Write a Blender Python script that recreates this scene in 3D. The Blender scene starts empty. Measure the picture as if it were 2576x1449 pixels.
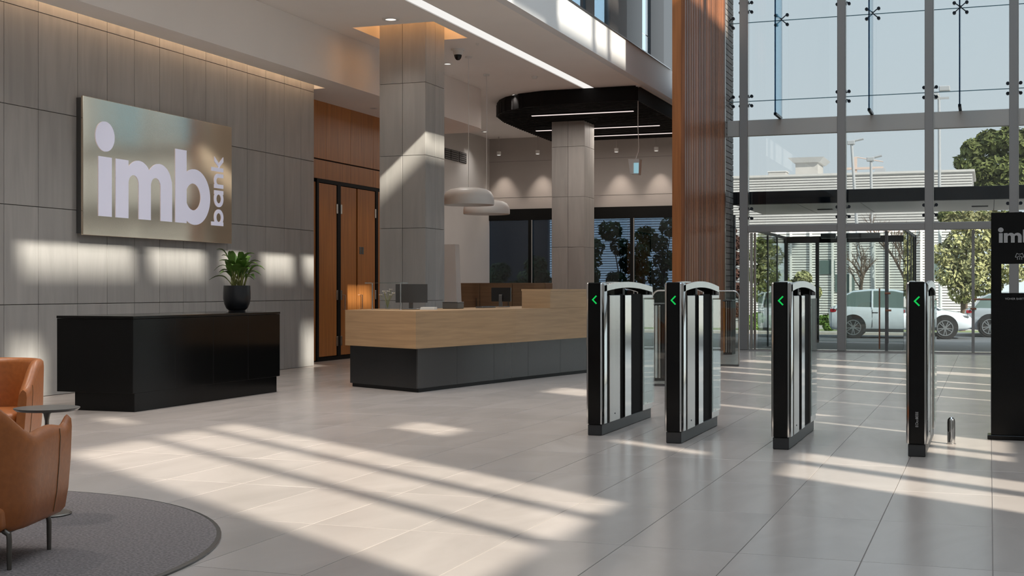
import bpy, bmesh, math, random
from mathutils import Vector, Matrix
random.seed(7)
R = math.radians
PI = math.pi
SC = bpy.context.scene
COL = SC.collection

# ---------------------------------------------------------------- camera
F, CX, HY, H, TH = 3300.0, 1288.0, 729.0, 1.32, R(20)
cam_d = bpy.data.cameras.new('camera')
cam = bpy.data.objects.new('camera', cam_d)
COL.objects.link(cam)
cam.location = (0, 0, H)
cam.rotation_euler = (R(90), 0, TH)
cam_d.sensor_width = 36.0
cam_d.lens = 36.0 * F / 2576.0
cam_d.shift_y = (HY - 724.5) / 2576.0
cam_d.clip_start = 0.05
cam_d.clip_end = 600
SC.camera = cam

# ---------------------------------------------------------------- view, sky, sun
SC.view_settings.view_transform = 'Standard'
SC.view_settings.look = 'None'
SC.view_settings.gamma = 1.0
SC.view_settings.use_curve_mapping = False
SC.view_settings.exposure = 0.27
SC.cycles.transparent_max_bounces = 24
SC.cycles.use_denoising = True

SKY_STRENGTH = 1.4
world = bpy.data.worlds.new('sky')
SC.world = world
world.use_nodes = True
wn = world.node_tree
wn.nodes.clear()
w_out = wn.nodes.new('ShaderNodeOutputWorld')
w_bg = wn.nodes.new('ShaderNodeBackground')
w_tc = wn.nodes.new('ShaderNodeTexCoord')
w_sep = wn.nodes.new('ShaderNodeSeparateXYZ')
w_rmp = wn.nodes.new('ShaderNodeValToRGB')
w_rmp.color_ramp.elements[0].position = 0.0
w_rmp.color_ramp.elements[0].color = (0.93, 0.98, 1.0, 1)
w_rmp.color_ramp.elements[1].position = 0.8
w_rmp.color_ramp.elements[1].color = (0.66, 0.79, 0.94, 1)
e_ = w_rmp.color_ramp.elements.new(0.18)
e_.color = (0.84, 0.94, 1.0, 1)
wn.links.new(w_tc.outputs['Generated'], w_sep.inputs[0])
wn.links.new(w_sep.outputs['Z'], w_rmp.inputs['Fac'])
wn.links.new(w_rmp.outputs['Color'], w_bg.inputs['Color'])
w_bg.inputs['Strength'].default_value = SKY_STRENGTH
wn.links.new(w_bg.outputs[0], w_out.inputs['Surface'])

SUN_AZ, SUN_EL, SUN_STRENGTH = R(-35), R(36), 8.6
sun_d = bpy.data.lights.new('sun', 'SUN')
sun_d.energy = SUN_STRENGTH
sun_d.angle = R(0.8)
sun_d.color = (1.0, 0.90, 0.78)
sun = bpy.data.objects.new('sun', sun_d)
COL.objects.link(sun)
sd = Vector((math.cos(SUN_AZ) * math.cos(SUN_EL), math.sin(SUN_AZ) * math.cos(SUN_EL), math.sin(SUN_EL)))
sun.rotation_euler = sd.to_track_quat('Z', 'Y').to_euler()
sun.location = sd * 60

# ---------------------------------------------------------------- measuring helpers
cT, sT = math.cos(TH), math.sin(TH)
def _ray(x, y):
    a, b = (x - CX) / F, (HY - y) / F
    return (a * cT - sT, a * sT + cT, b)
def on_z(x, y, z=0.0):
    r = _ray(x, y); t = (z - H) / r[2]
    return Vector((r[0] * t, r[1] * t, z))
def on_x(x, y, X):
    r = _ray(x, y); t = X / r[0]
    return Vector((X, r[1] * t, H + r[2] * t))
def on_y(x, y, Y):
    r = _ray(x, y); t = Y / r[1]
    return Vector((r[0] * t, Y, H + r[2] * t))

# ---------------------------------------------------------------- materials
MATS = {}
def _new(name):
    m = bpy.data.materials.new(name); m.use_nodes = True
    nt = m.node_tree; nt.nodes.clear()
    out = nt.nodes.new('ShaderNodeOutputMaterial')
    MATS[name] = m
    return m, nt, out
def mat(name, col, rough=0.5, metal=0.0, spec=0.5, scale=None, amt=0.15, col2=None, detail=4.0, rand=0.0, bump=0.0, coat=0.0, dist=0.0, ramp=(0.3, 0.7)):
    m, nt, out = _new(name)
    b = nt.nodes.new('ShaderNodeBsdfPrincipled')
    b.inputs['Roughness'].default_value = rough
    b.inputs['Metallic'].default_value = metal
    b.inputs['Specular IOR Level'].default_value = spec
    b.inputs['Coat Weight'].default_value = coat
    c = (*col, 1)
    b.inputs['Base Color'].default_value = c
    if scale:
        geo = nt.nodes.new('ShaderNodeNewGeometry')
        src = geo.outputs['Position']
        if rand:
            oi = nt.nodes.new('ShaderNodeObjectInfo')
            va = nt.nodes.new('ShaderNodeVectorMath'); va.operation = 'MULTIPLY_ADD'
            cmb = nt.nodes.new('ShaderNodeCombineXYZ')
            for i in range(3): nt.links.new(oi.outputs['Random'], cmb.inputs[i])
            nt.links.new(cmb.outputs[0], va.inputs[0])
            va.inputs[1].default_value = (37, 53, 29)
            nt.links.new(src, va.inputs[2])
            src = va.outputs[0]
        mp = nt.nodes.new('ShaderNodeMapping')
        mp.inputs['Scale'].default_value = scale
        nt.links.new(src, mp.inputs['Vector'])
        no = nt.nodes.new('ShaderNodeTexNoise')
        no.inputs['Scale'].default_value = 1.0
        no.inputs['Detail'].default_value = detail
        no.inputs['Distortion'].default_value = dist
        nt.links.new(mp.outputs[0], no.inputs['Vector'])
        rp = nt.nodes.new('ShaderNodeValToRGB')
        rp.color_ramp.elements[0].position = ramp[0]
        rp.color_ramp.elements[1].position = ramp[1]
        lo = col2 if col2 else [v * (1 - amt) for v in col]
        hi = col if col2 else [min(1, v * (1 + amt)) for v in col]
        rp.color_ramp.elements[0].color = (*lo, 1)
        rp.color_ramp.elements[1].color = (*hi, 1)
        nt.links.new(no.outputs['Fac'], rp.inputs['Fac'])
        colsock = rp.outputs['Color']
        if rand:
            mr = nt.nodes.new('ShaderNodeMapRange')
            mr.inputs['To Min'].default_value = 1 - rand
            mr.inputs['To Max'].default_value = 1 + rand
            nt.links.new(oi.outputs['Random'], mr.inputs['Value'])
            vm = nt.nodes.new('ShaderNodeVectorMath'); vm.operation = 'SCALE'
            nt.links.new(colsock, vm.inputs[0]); nt.links.new(mr.outputs[0], vm.inputs['Scale'])
            colsock = vm.outputs[0]
        nt.links.new(colsock, b.inputs['Base Color'])
        if bump:
            bp = nt.nodes.new('ShaderNodeBump')
            bp.inputs['Strength'].default_value = bump
            bp.inputs['Distance'].default_value = 0.01
            nt.links.new(no.outputs['Fac'], bp.inputs['Height'])
            nt.links.new(bp.outputs[0], b.inputs['Normal'])
    nt.links.new(b.outputs[0], out.inputs['Surface'])
    return m
def glass(name, tint, refl=1.0, rough=0.0, ior=1.5):
    m, nt, out = _new(name)
    tr = nt.nodes.new('ShaderNodeBsdfTransparent'); tr.inputs[0].default_value = (*tint, 1)
    gl = nt.nodes.new('ShaderNodeBsdfGlossy'); gl.inputs['Roughness'].default_value = rough
    gl.inputs['Color'].default_value = (refl, refl, refl, 1)
    lw = nt.nodes.new('ShaderNodeLayerWeight'); lw.inputs['Blend'].default_value = 0.5
    pw = nt.nodes.new('ShaderNodeMath'); pw.operation = 'POWER'; pw.inputs[1].default_value = 5.0
    nt.links.new(lw.outputs['Facing'], pw.inputs[0])
    f0 = ((ior-1)/(ior+1))**2
    fr = nt.nodes.new('ShaderNodeMath'); fr.operation = 'MULTIPLY_ADD'; fr.inputs[1].default_value = 1-f0; fr.inputs[2].default_value = f0
    nt.links.new(pw.outputs[0], fr.inputs[0])
    mx = nt.nodes.new('ShaderNodeMixShader')
    nt.links.new(fr.outputs[0], mx.inputs[0]); nt.links.new(tr.outputs[0], mx.inputs[1]); nt.links.new(gl.outputs[0], mx.inputs[2])
    nt.links.new(mx.outputs[0], out.inputs['Surface'])
    return m
def emit(name, col, strength):
    m, nt, out = _new(name)
    e = nt.nodes.new('ShaderNodeEmission'); e.inputs[0].default_value = (*col, 1); e.inputs[1].default_value = strength
    nt.links.new(e.outputs[0], out.inputs['Surface'])
    return m

mat('floor_stone', (0.46, 0.41, 0.378), 0.23, scale=(1.3, 0.55, 1), amt=0.09, detail=8, rand=0.035, dist=1.5, spec=0.5)
mat('grout', (0.24, 0.215, 0.20), 0.7)
mat('wall_stone', (0.385, 0.375, 0.365), 0.5, scale=(4.5, 4.5, 0.55), amt=0.085, detail=9, rand=0.05, dist=1.6, spec=0.3)
mat('column_stone', (0.40, 0.385, 0.365), 0.5, scale=(4.5, 4.5, 0.6), amt=0.09, detail=9, rand=0.05, dist=1.2, spec=0.3)
mat('joint_dark', (0.10, 0.095, 0.09), 0.8)
mat('plaster', (0.93, 0.885, 0.845), 0.75, scale=(0.7, 0.7, 0.7), amt=0.02)
mat('plaster_fascia', (0.78, 0.78, 0.78), 0.7, scale=(0.7, 0.7, 0.7), amt=0.02)
mat('rear_plaster', (0.42, 0.385, 0.36), 0.8, scale=(0.8, 0.8, 0.8), amt=0.03)
mat('rear_side_plaster', (0.60, 0.575, 0.55), 0.8, scale=(0.8, 0.8, 0.8), amt=0.03)
mat('door_wood', (0.44, 0.17, 0.045), 0.38, scale=(22, 22, 0.9), amt=0.2, detail=6, rand=0.07, dist=0.6, spec=0.4)
mat('batten_wood', (0.25, 0.095, 0.042), 0.3, scale=(14, 14, 0.8), amt=0.25, detail=5, rand=0.45, spec=0.5)
mat('blade_wood', (0.36, 0.125, 0.035), 0.4, scale=(20, 20, 0.8), amt=0.2, detail=5)
mat('oak', (0.46, 0.29, 0.155), 0.42, scale=(1.2, 1.2, 26), amt=0.13, detail=6, rand=0.03, dist=0.5)
mat('dark_oak', (0.20, 0.12, 0.065), 0.5, scale=(1.5, 1.5, 24), amt=0.15, detail=5)
mat('desk_metal', (0.10, 0.10, 0.10), 0.26, metal=0.6, spec=0.5)
mat('desk_metal_end', (0.035, 0.036, 0.037), 0.22, metal=0.5)
mat('gloss_black', (0.005, 0.005, 0.005), 0.16, spec=0.2)
mat('matte_black', (0.008, 0.008, 0.009), 0.45, spec=0.3)
mat('pot_black', (0.012, 0.013, 0.016), 0.33)
mat('toe_dark', (0.05, 0.052, 0.055), 0.4, metal=0.4)
mat('slot_black', (0.004, 0.004, 0.0045), 0.7, spec=0.12)
mat('slat_black', (0.007, 0.006, 0.006), 0.6, spec=0.15)
mat('frame_black', (0.007, 0.007, 0.007), 0.55, spec=0.12)
mat('steel', (0.60, 0.59, 0.57), 0.24, metal=1.0, scale=(40, 40, 0.5), amt=0.06)
mat('chrome', (0.72, 0.72, 0.71), 0.10, metal=1.0)
mat('joint_teal', (0.10, 0.24, 0.30), 0.5)
mat('steel_dark', (0.16, 0.165, 0.17), 0.3, metal=0.9)
mat('mullion_grey', (0.31, 0.305, 0.30), 0.42, metal=0.2)
mat('beam_grey', (0.50, 0.49, 0.47), 0.36, metal=0.25)
mat('fitting_dark', (0.03, 0.035, 0.045), 0.35, metal=0.6)
mat('canopy_dark', (0.010, 0.016, 0.028), 0.35)
mat('canopy_soffit', (0.85, 0.82, 0.78), 0.4)
mat('upper_panel', (0.055, 0.048, 0.045), 0.5)
mat('upper_dark', (0.018, 0.019, 0.022), 0.4)
mat('brass_panel', (0.88, 0.73, 0.57), 0.12, metal=1.0, scale=(0.5, 1.1, 0.5), amt=0.03, detail=0, bump=1.0)
mat('letter_white', (0.66, 0.66, 0.78), 0.4)
mat('letter_grey', (0.45, 0.45, 0.46), 0.4)
mat('white_paint', (0.75, 0.74, 0.72), 0.4)
mat('white_lamp', (0.78, 0.76, 0.73), 0.42)
mat('leather', (0.40, 0.125, 0.030), 0.40, scale=(30, 30, 30), amt=0.10, detail=4, bump=0.12)
mat('bronze_metal', (0.16, 0.15, 0.135), 0.35, metal=0.9)
mat('table_top', (0.10, 0.095, 0.09), 0.25)
mat('rug', (0.215, 0.19, 0.185), 0.95, scale=(70, 70, 70), amt=0.35, detail=3, bump=1.0, spec=0.1)
mat('leaf_green', (0.085, 0.17, 0.03), 0.42, scale=(14, 14, 14), amt=0.35)
mat('stem_green', (0.24, 0.25, 0.07), 0.5)
mat('soil', (0.03, 0.022, 0.016), 0.9)
mat('brick', (0.30, 0.27, 0.25), 0.7, scale=(6, 6, 6), amt=0.2, rand=0.15)
mat('tree_leaf', (0.19, 0.22, 0.075), 0.6, scale=(0.9, 0.9, 0.9), amt=0.5, spec=0.2)
mat('tree_leaf_light', (0.36, 0.35, 0.17), 0.6, scale=(1.4, 1.4, 1.4), amt=0.5, spec=0.2)
mat('hedge_leaf', (0.16, 0.27, 0.05), 0.6, scale=(2, 2, 2), amt=0.4, spec=0.2)
mat('red_leaf', (0.12, 0.06, 0.045), 0.6, scale=(2, 2, 2), amt=0.4, spec=0.2)
mat('bark', (0.14, 0.095, 0.07), 0.9)
mat('grass', (0.21, 0.25, 0.11), 0.9, scale=(3, 3, 3), amt=0.3)
mat('asphalt', (0.10, 0.105, 0.115), 0.85, scale=(3, 3, 3), amt=0.1)
mat('paving', (0.48, 0.44, 0.40), 0.8, scale=(1.2, 1.2, 1.2), amt=0.1)
mat('cladding', (0.70, 0.69, 0.67), 0.7, scale=(0.4, 0.4, 0.4), amt=0.06)
mat('cladding_gap', (0.34, 0.34, 0.34), 0.8)
mat('concrete', (0.55, 0.53, 0.50), 0.8, scale=(1, 1, 1), amt=0.08)
mat('pole_grey', (0.50, 0.52, 0.54), 0.5)
mat('crane_paint', (0.72, 0.58, 0.50), 0.6)
mat('car_white', (0.66, 0.71, 0.78), 0.25, coat=0.6)
mat('car_silver', (0.45, 0.49, 0.53), 0.25, metal=0.3, coat=0.5)
mat('car_glass', (0.13, 0.175, 0.17), 0.08)
mat('rubber', (0.02, 0.02, 0.021), 0.8)
mat('alloy', (0.45, 0.47, 0.49), 0.3, metal=0.8)
mat('lamp_red', (0.35, 0.02, 0.03), 0.25)
mat('rust_handle', (0.30, 0.14, 0.09), 0.4, metal=0.5)
mat('flower_white', (0.8, 0.8, 0.78), 0.6)
mat('screen_black', (0.006, 0.006, 0.007), 0.3)
mat('monitor_back', (0.05, 0.05, 0.05), 0.35)
mat('paper_white', (0.75, 0.75, 0.73), 0.6)
mat('vent_dark', (0.05, 0.05, 0.05), 0.6)
mat('right_stone', (0.45, 0.43, 0.40), 0.7, scale=(1, 1, 1), amt=0.05)
mat('mirror_pane', (0.62, 0.80, 0.93), 0.03, metal=1.0)
emit('sign_face', (0.42, 0.72, 0.82), 0.55)
mat('dome_black', (0.006, 0.006, 0.006), 0.1)
def lit_letters():
    m, nt, out = _new('letter_lit')
    b = nt.nodes.new('ShaderNodeBsdfPrincipled'); b.inputs['Base Color'].default_value = (0.66, 0.66, 0.76, 1); b.inputs['Roughness'].default_value = 0.35
    b.inputs['Emission Color'].default_value = (0.80, 0.80, 1.0, 1); b.inputs['Emission Strength'].default_value = 0.22
    nt.links.new(b.outputs[0], out.inputs['Surface'])
lit_letters()
glass('glass_facade', (0.605, 0.625, 0.63))
glass('glass_door', (0.76, 0.795, 0.79))
glass('glass_fin', (0.55, 0.80, 0.93), refl=0.9)
glass('glass_fin_edge', (0.10, 0.22, 0.32), refl=0.6)
glass('glass_upper', (0.60, 0.72, 0.80))
glass('glass_clear', (0.93, 0.95, 0.95))
glass('glass_tint', (0.25, 0.32, 0.40), ior=1.6)
glass('glass_gate', (0.86, 0.91, 0.90))
emit('light_slot', (1.0, 0.97, 0.93), 0.78)
emit('light_warm', (1.0, 0.68, 0.42), 14.0)
emit('light_recess', (1.0, 0.50, 0.18), 9.0)
emit('light_line', (1.0, 0.86, 0.82), 0.75)
emit('light_disc', (1.0, 0.95, 0.88), 1.2)
emit('arrow_green', (0.01, 0.55, 0.09), 0.85)
emit('light_roof', (1.0, 0.95, 0.9), 3.0)

# ---------------------------------------------------------------- mesh helpers
class MB:
    def __init__(s): s.v = []; s.f = []
    def add(s, vs, fs):
        o = len(s.v); s.v += [tuple(v) for v in vs]; s.f += [tuple(i + o for i in f) for f in fs]; return s
    def box(s, x0, x1, y0, y1, z0, z1):
        return s.add([(x0,y0,z0),(x1,y0,z0),(x1,y1,z0),(x0,y1,z0),(x0,y0,z1),(x1,y0,z1),(x1,y1,z1),(x0,y1,z1)],
                     [(3,2,1,0),(4,5,6,7),(0,1,5,4),(1,2,6,5),(2,3,7,6),(3,0,4,7)])
    def bbox(s, x0, x1, y0, y1, z0, z1, r=0.01, seg=2):
        bm = bmesh.new()
        bmesh.ops.create_cube(bm, size=1)
        for v in bm.verts:
            v.co = Vector(((x0+x1)/2 + v.co.x*(x1-x0), (y0+y1)/2 + v.co.y*(y1-y0), (z0+z1)/2 + v.co.z*(z1-z0)))
        bmesh.ops.bevel(bm, geom=list(bm.edges), offset=r, segments=seg, affect='EDGES', profile=0.5)
        bm.verts.index_update()
        s.add([v.co for v in bm.verts], [[v.index for v in f.verts] for f in bm.faces]); bm.free(); return s
    def prism(s, poly, fn, d0, d1):
        """poly: 2-D outline; fn(u, v, d) -> point; from depth d0 to d1"""
        n = len(poly)
        vs = [fn(u, v, d0) for u, v in poly] + [fn(u, v, d1) for u, v in poly]
        fs = [tuple(range(n-1, -1, -1)), tuple(range(n, 2*n))] + [(i, (i+1) % n, (i+1) % n + n, i + n) for i in range(n)]
        return s.add(vs, fs)
    def ring(s, c, ro, ri, fn, d0, d1, n=40):
        a = [(math.cos(2*PI*i/n), math.sin(2*PI*i/n)) for i in range(n)]
        vs = []
        for d in (d0, d1):
            vs += [fn(c[0]+ro*x, c[1]+ro*y, d) for x, y in a] + [fn(c[0]+ri*x, c[1]+ri*y, d) for x, y in a]
        fs = []
        for i in range(n):
            j = (i+1) % n
            fs += [(i, n+i, n+j, j), (2*n+i, 2*n+j, 3*n+j, 3*n+i), (i, j, 2*n+j, 2*n+i), (n+i, 3*n+i, 3*n+j, n+j)]
        return s.add(vs, fs)
    def lathe(s, c, prof, n=32):
        vs = []; fs = []
        for r, z in prof:
            vs += [(c[0]+r*math.cos(2*PI*i/n), c[1]+r*math.sin(2*PI*i/n), c[2]+z) for i in range(n)]
        for k in range(len(prof)-1):
            for i in range(n):
                j = (i+1) % n
                fs.append((k*n+i, k*n+j, (k+1)*n+j, (k+1)*n+i))
        if prof[0][0] > 1e-4: fs.append(tuple(range(n-1, -1, -1)))
        if prof[-1][0] > 1e-4: fs.append(tuple((len(prof)-1)*n+i for i in range(n)))
        return s.add(vs, fs)
    def tube(s, pts, r, n=8, cap=True):
        pts = [Vector(p) for p in pts]
        rs = r if isinstance(r, (list, tuple)) else [r]*len(pts)
        vs = []; fs = []
        up = None
        for k, p in enumerate(pts):
            t = (pts[min(k+1, len(pts)-1)] - pts[max(k-1, 0)]).normalized()
            if up is None: up = Vector((0,0,1)) if abs(t.z) < 0.9 else Vector((1,0,0))
            a = t.cross(up).normalized(); b = a.cross(t).normalized(); up = b
            vs += [p + rs[k]*(a*math.cos(2*PI*i/n) + b*math.sin(2*PI*i/n)) for i in range(n)]
        for k in range(len(pts)-1):
            for i in range(n):
                j = (i+1) % n
                fs.append((k*n+i, k*n+j, (k+1)*n+j, (k+1)*n+i))
        if cap:
            fs.append(tuple(range(n-1, -1, -1))); fs.append(tuple((len(pts)-1)*n+i for i in range(n)))
        return s.add(vs, fs)
    def loft(s, secs, close=True, cap=True):
        n = len(secs[0]); vs = [p for q in secs for p in q]; fs = []
        for k in range(len(secs)-1):
            for i in range(n if close else n-1):
                j = (i+1) % n
                fs.append((k*n+i, k*n+j, (k+1)*n+j, (k+1)*n+i))
        if cap:
            fs.append(tuple(range(n-1, -1, -1))); fs.append(tuple((len(secs)-1)*n+i for i in range(n)))
        return s.add(vs, fs)
    def mesh(s, name, m, off=(0,0,0), smooth=None):
        me = bpy.data.meshes.new(name)
        me.from_pydata([(v[0]-off[0], v[1]-off[1], v[2]-off[2]) for v in s.v], [], s.f)
        bm = bmesh.new(); bm.from_mesh(me)
        bmesh.ops.recalc_face_normals(bm, faces=bm.faces); bm.to_mesh(me); bm.free()
        if smooth:
            for p in me.polygons: p.use_smooth = True
            me.set_sharp_from_angle(angle=R(smooth))
        me.materials.append(MATS[m])
        return me
    def build(s, name, m, parent=None, local=False, smooth=None):
        """world-space vertices unless local; the part hangs under its (unrotated) thing"""
        off = (0,0,0)
        if parent is not None and not local:
            p = parent; off = Vector((0,0,0))
            while p is not None: off += p.location; p = p.parent
        o = bpy.data.objects.new(name, s.mesh(name, m, off, smooth))
        COL.objects.link(o)
        if parent is not None: o.parent = parent
        return o

def tag(o, label, cat, group=None, kind=None):
    o['label'] = label; o['category'] = cat
    if group: o['group'] = group
    if kind: o['kind'] = kind
    return o
def thing(name, label, cat, loc=(0,0,0), rz=0.0, group=None):
    o = bpy.data.objects.new(name, None); COL.objects.link(o)
    o.location = loc; o.rotation_euler = (0,0,rz); o.empty_display_size = 0.1
    return tag(o, label, cat, group)
def struct(o, label=None, cat=None):
    o['kind'] = 'structure'
    if label: o['label'] = label
    if cat: o['category'] = cat
    return o
def sroot(name, label, cat, loc=(0,0,0)):
    o = bpy.data.objects.new(name, None); COL.objects.link(o); o.location = loc
    return struct(o, label, cat)
def inst(name, me, parent, loc, rot=(0,0,0)):
    o = bpy.data.objects.new(name, me); COL.objects.link(o); o.parent = parent
    o.location = loc; o.rotation_euler = rot
    return o
def copy_tree(o, parent=None):
    c = o.copy(); COL.objects.link(c); c.parent = parent
    for ch in list(o.children): copy_tree(ch, c)
    return c

# ================================================================ THE SETTING
XW, YWE = -11.0, 20.19            # left stone wall and its far end
ZC = 5.65                         # ceiling
XF = -6.77                        # edge of the upper floor
YF = 29.2                         # entrance facade
YR = 35.2                         # rear wall
XR = 5.0                          # unseen sun-side wall that shapes the sunlight
YB = -4.0
ZT = 17.5

# ---- floor with its tiles
floor = struct(MB().box(-13.6, XR, YB, YR, -0.20, -0.004).build('floor', 'grout'), 'polished beige stone floor of large rectangular tiles', 'floor')
tw, tl, g = 0.6, 1.2, 0.005
tm = MB()
hx, hy, b_ = (tw-g)/2, (tl-g)/2, 0.0008
tm.loft([[(-hx,-hy,-0.018),(hx,-hy,-0.018),(hx,hy,-0.018),(-hx,hy,-0.018)],
         [(-hx,-hy,-b_),(hx,-hy,-b_),(hx,hy,-b_),(-hx,hy,-b_)],
         [(-hx+b_,-hy+b_,0),(hx-b_,-hy+b_,0),(hx-b_,hy-b_,0),(-hx+b_,hy-b_,0)]])
tile_me = tm.mesh('tile', 'floor_stone')
cells = []
for i in range(-23, 10):
    for j in range(-11, 24):
        x = -0.585 + tw*(i+0.5); y = 7.77 + tl*(j+0.5)
        if x-hx < -13.6 or x+hx > XR or y-hy < YB or y+hy > YF-0.1 and x > -6.0 or y+hy > YR: continue
        Z = -x*sT + y*cT; xc = x*cT + y*sT
        u = CX + F*xc/Z if Z > 1 else -9999
        seen = Z > 5.2 and -120 < u < 2700
        cells.append((0 if seen else 1, Z, x, y))
cells.sort()
for k, (q, Z, x, y) in enumerate(cells[:300]):
    inst('tile', tile_me, floor, (x, y, 0))
rest = MB()
for q, Z, x, y in cells[300:]:
    rest.add([(v[0]+x, v[1]+y, v[2]) for v in tm.v], tm.f)
o = rest.build('far_tiles', 'floor_stone', floor); o['kind'] = 'stuff'

# ---- left stone wall: slab plus panels
wl = struct(MB().box(-11.35, XW-0.02, YB, YWE-0.01, 0, 5.6).build('wall_left', 'joint_dark'), 'wall clad in tall grey stone panels', 'wall')
yj = [11.98, 12.58, 13.18, 13.92, 14.52, 15.11, 15.69, 16.27, 16.85, 17.43, 18.01, 18.58, 19.17, 19.73, YWE]
zj = [0.0, 1.14, 2.34, 3.54, 4.74, 5.55]
pm = {}
def panel(parent, name, m, x0, x1, y0, y1, z0, z1, gap=0.004):
    key = (name, m, round(x1-x0, 3), round(y1-y0, 3), round(z1-z0, 3))
    if key not in pm:
        dx, dy, dz = x1-x0, y1-y0, z1-z0
        pm[key] = MB().bbox(-dx/2, dx/2, -dy/2, dy/2, -dz/2, dz/2, 0.003, 1).mesh(name, m)
    p = Vector(((x0+x1)/2, (y0+y1)/2, (z0+z1)/2)) - parent.location
    return inst(name, pm[key], parent, p)
for a in range(len(yj)-1):
    for k in range(len(zj)-1):
        panel(wl, 'stone_panel', 'wall_stone', XW-0.02, XW, yj[a]+0.004, yj[a+1]-0.004, zj[k]+0.004, zj[k+1]-0.004)
MB().box(XW-0.02, XW, YB, 11.975, 0, 5.55).build('stone_cladding', 'wall_stone', wl)
struct(MB().box(-13.6, -11.36, YWE-0.3, YWE-0.005, 0, 5.6).build('wall_return', 'wall_stone'), 'short stone return at the end of the panelled wall', 'wall')

# ---- wood wall with doors
XD = -11.6
ww = struct(MB().box(XD-0.3, XD-0.03, YWE, 27.0, 0, 5.6).build('wall_wood', 'frame_black'), 'orange timber panelled wall with tall doors', 'wall')
def yd(px): return on_x(px, 600, XD).y
zd, zt2 = 3.30, 3.73
yy = [YWE+0.003, 21.75, 22.75, 23.75, 24.75, 25.75, 27.0]
for a in range(len(yy)-1):
    panel(ww, 'veneer_panel', 'door_wood', XD-0.03, XD, yy[a]+0.002, yy[a+1]-0.002, zt2+0.012, 4.84)
    panel(ww, 'veneer_panel', 'door_wood', XD-0.03, XD, yy[a]+0.002, yy[a+1]-0.002, zd+0.07, zt2-0.012)
panel(ww, 'veneer_panel', 'door_wood', XD-0.03, XD, YWE+0.003, yd(794), 0.02, zd)
panel(ww, 'veneer_panel', 'door_wood', XD-0.03, XD, yd(949), 27.0, 0.02, zd)
dm = MB()
dm.box(XD-0.03, XD+0.02, yd(795), yd(949), zd+0.0, zd+0.065)
for a, b in ((794.5, 800), (846.5, 855), (943, 949)): dm.box(XD-0.03, XD+0.02, yd(a), yd(b), 0, zd)
dm.box(XD-0.03, XD+0.03, yd(795), yd(949), 0, 0.07)
door_root = sroot('door_1', 'tall timber double doors in a black frame', 'door', (XD, yd(870), 0))
dm.build('door_frame', 'frame_black', door_root)
for a, b, hs in ((801, 845.5, 'R'), (856, 894.8, 'L'), (898.5, 942, 'R')):
    y0, y1 = yd(a), yd(b)
    lf = MB().bbox(XD-0.03, XD+0.012, y0, y1, 0.08, zd-0.01, 0.004, 1).build('door_leaf', 'door_wood', door_root)
    yh = y1 if hs == 'R' else y0
    for z in (0.35, 0.62+0.6, 2.85):
        MB().bbox(XD+0.008, XD+0.03, yh-0.03, yh+0.03, z-0.09, z+0.09, 0.004, 1).build('hinge', 'steel', lf)
    if a != 801:
        hy0 = y0+0.08 if a == 856 else y0+0.10
        MB().tube([(XD+0.012, hy0, 0.95), (XD+0.06, hy0, 0.95), (XD+0.06, hy0, 1.22), (XD+0.012, hy0, 1.22)], 0.011).build('handle', 'steel', lf, smooth=40)
    if a == 898.5:
        for q in (0.05, 0.15):
            MB().bbox(XD+0.012, XD+0.02, y0+q+0.02, y0+q+0.10, 2.02, 2.16, 0.003, 1).build('sign_plate', 'steel_dark', lf)

# ---- rear walls
XRL = -13.5
wr = MB()
zh = 3.62                                                   # head of the rear windows
wr.box(XRL-0.3, -7.07, YR, YR+0.3, zh, ZC+0.4)
wr.box(XRL-0.3, on_y(1216, 600, YR).x, YR, YR+0.3, 0, zh)
wall_rear = struct(wr.build('wall_rear', 'rear_plaster'), 'taupe rear wall above the dark windows', 'wall')
for zz in (4.98, 3.95):
    MB().box(on_y(1176, 400, YR).x, -7.3, YR-0.004, YR, zz, zz+0.006).build('shadow_line', 'joint_dark', wall_rear)  # thin dark strip along the wall face
struct(MB().box(XRL-0.3, XRL, 26.9, YR, 0, ZC+0.3).build('wall_rear_side', 'rear_side_plaster'), 'pale plaster side wall behind the reception', 'wall')
struct(MB().box(XRL-0.3, XD-0.03, 26.7, 27.0, 0, 5.6).build('wall_wood_return', 'rear_side_plaster'), 'plaster return at the end of the timber wall', 'wall')
# rear windows
w2 = sroot('window_2', 'dark tinted rear window wall in black frames', 'window', (-9.5, YR, 0))
xa, xb = on_y(1217, 600, YR).x, -7.08
fr = MB().box(xa, xb, YR-0.05, YR+0.1, 3.30, zh).box(xa, xb, YR-0.03, YR+0.1, 0, 0.1)
fr.build('head_frame', 'frame_black', w2)
posts = [xa+0.03, on_y(1334, 600, YR).x, on_y(1462, 600, YR).x, on_y(1590, 600, YR).x, on_y(1712, 600, YR).x, xb-0.03]
for p in posts:
    MB().box(p-0.045, p+0.045, YR-0.05, YR+0.1, 0, 3.30).build('window_post', 'frame_black', w2)
    MB().box(p+0.05, p+0.075, YR-0.055, YR-0.03, 0.1, 3.30).build('window_bead', 'mullion_grey', w2)
for p, q in zip(posts[:-1], posts[1:]):
    MB().box(p+0.045, q-0.045, YR+0.02, YR+0.03, 0.1, 3.30).build('pane', 'glass_tint', w2)
# vent grilles on the rear side wall
vt = thing('air_vent', 'row of three dark air vent grilles high on the side wall', 'vent', (XRL, 32, 4.5))
for a, b in ((1118, 1131), (1133, 1151.5), (1154, 1172)):
    p, q = on_x(a, 368, XRL).y, on_x(b, 368, XRL).y
    q = min(q, YR-0.15)
    gr = MB().box(XRL, XRL+0.02, p, q, 4.78, 5.06).build('grille', 'vent_dark', vt)
    for k in range(5):
        MB().box(XRL+0.02, XRL+0.03, p, q, 4.80+k*0.055, 4.82+k*0.055).build('blade', 'mullion_grey', gr)

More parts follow.
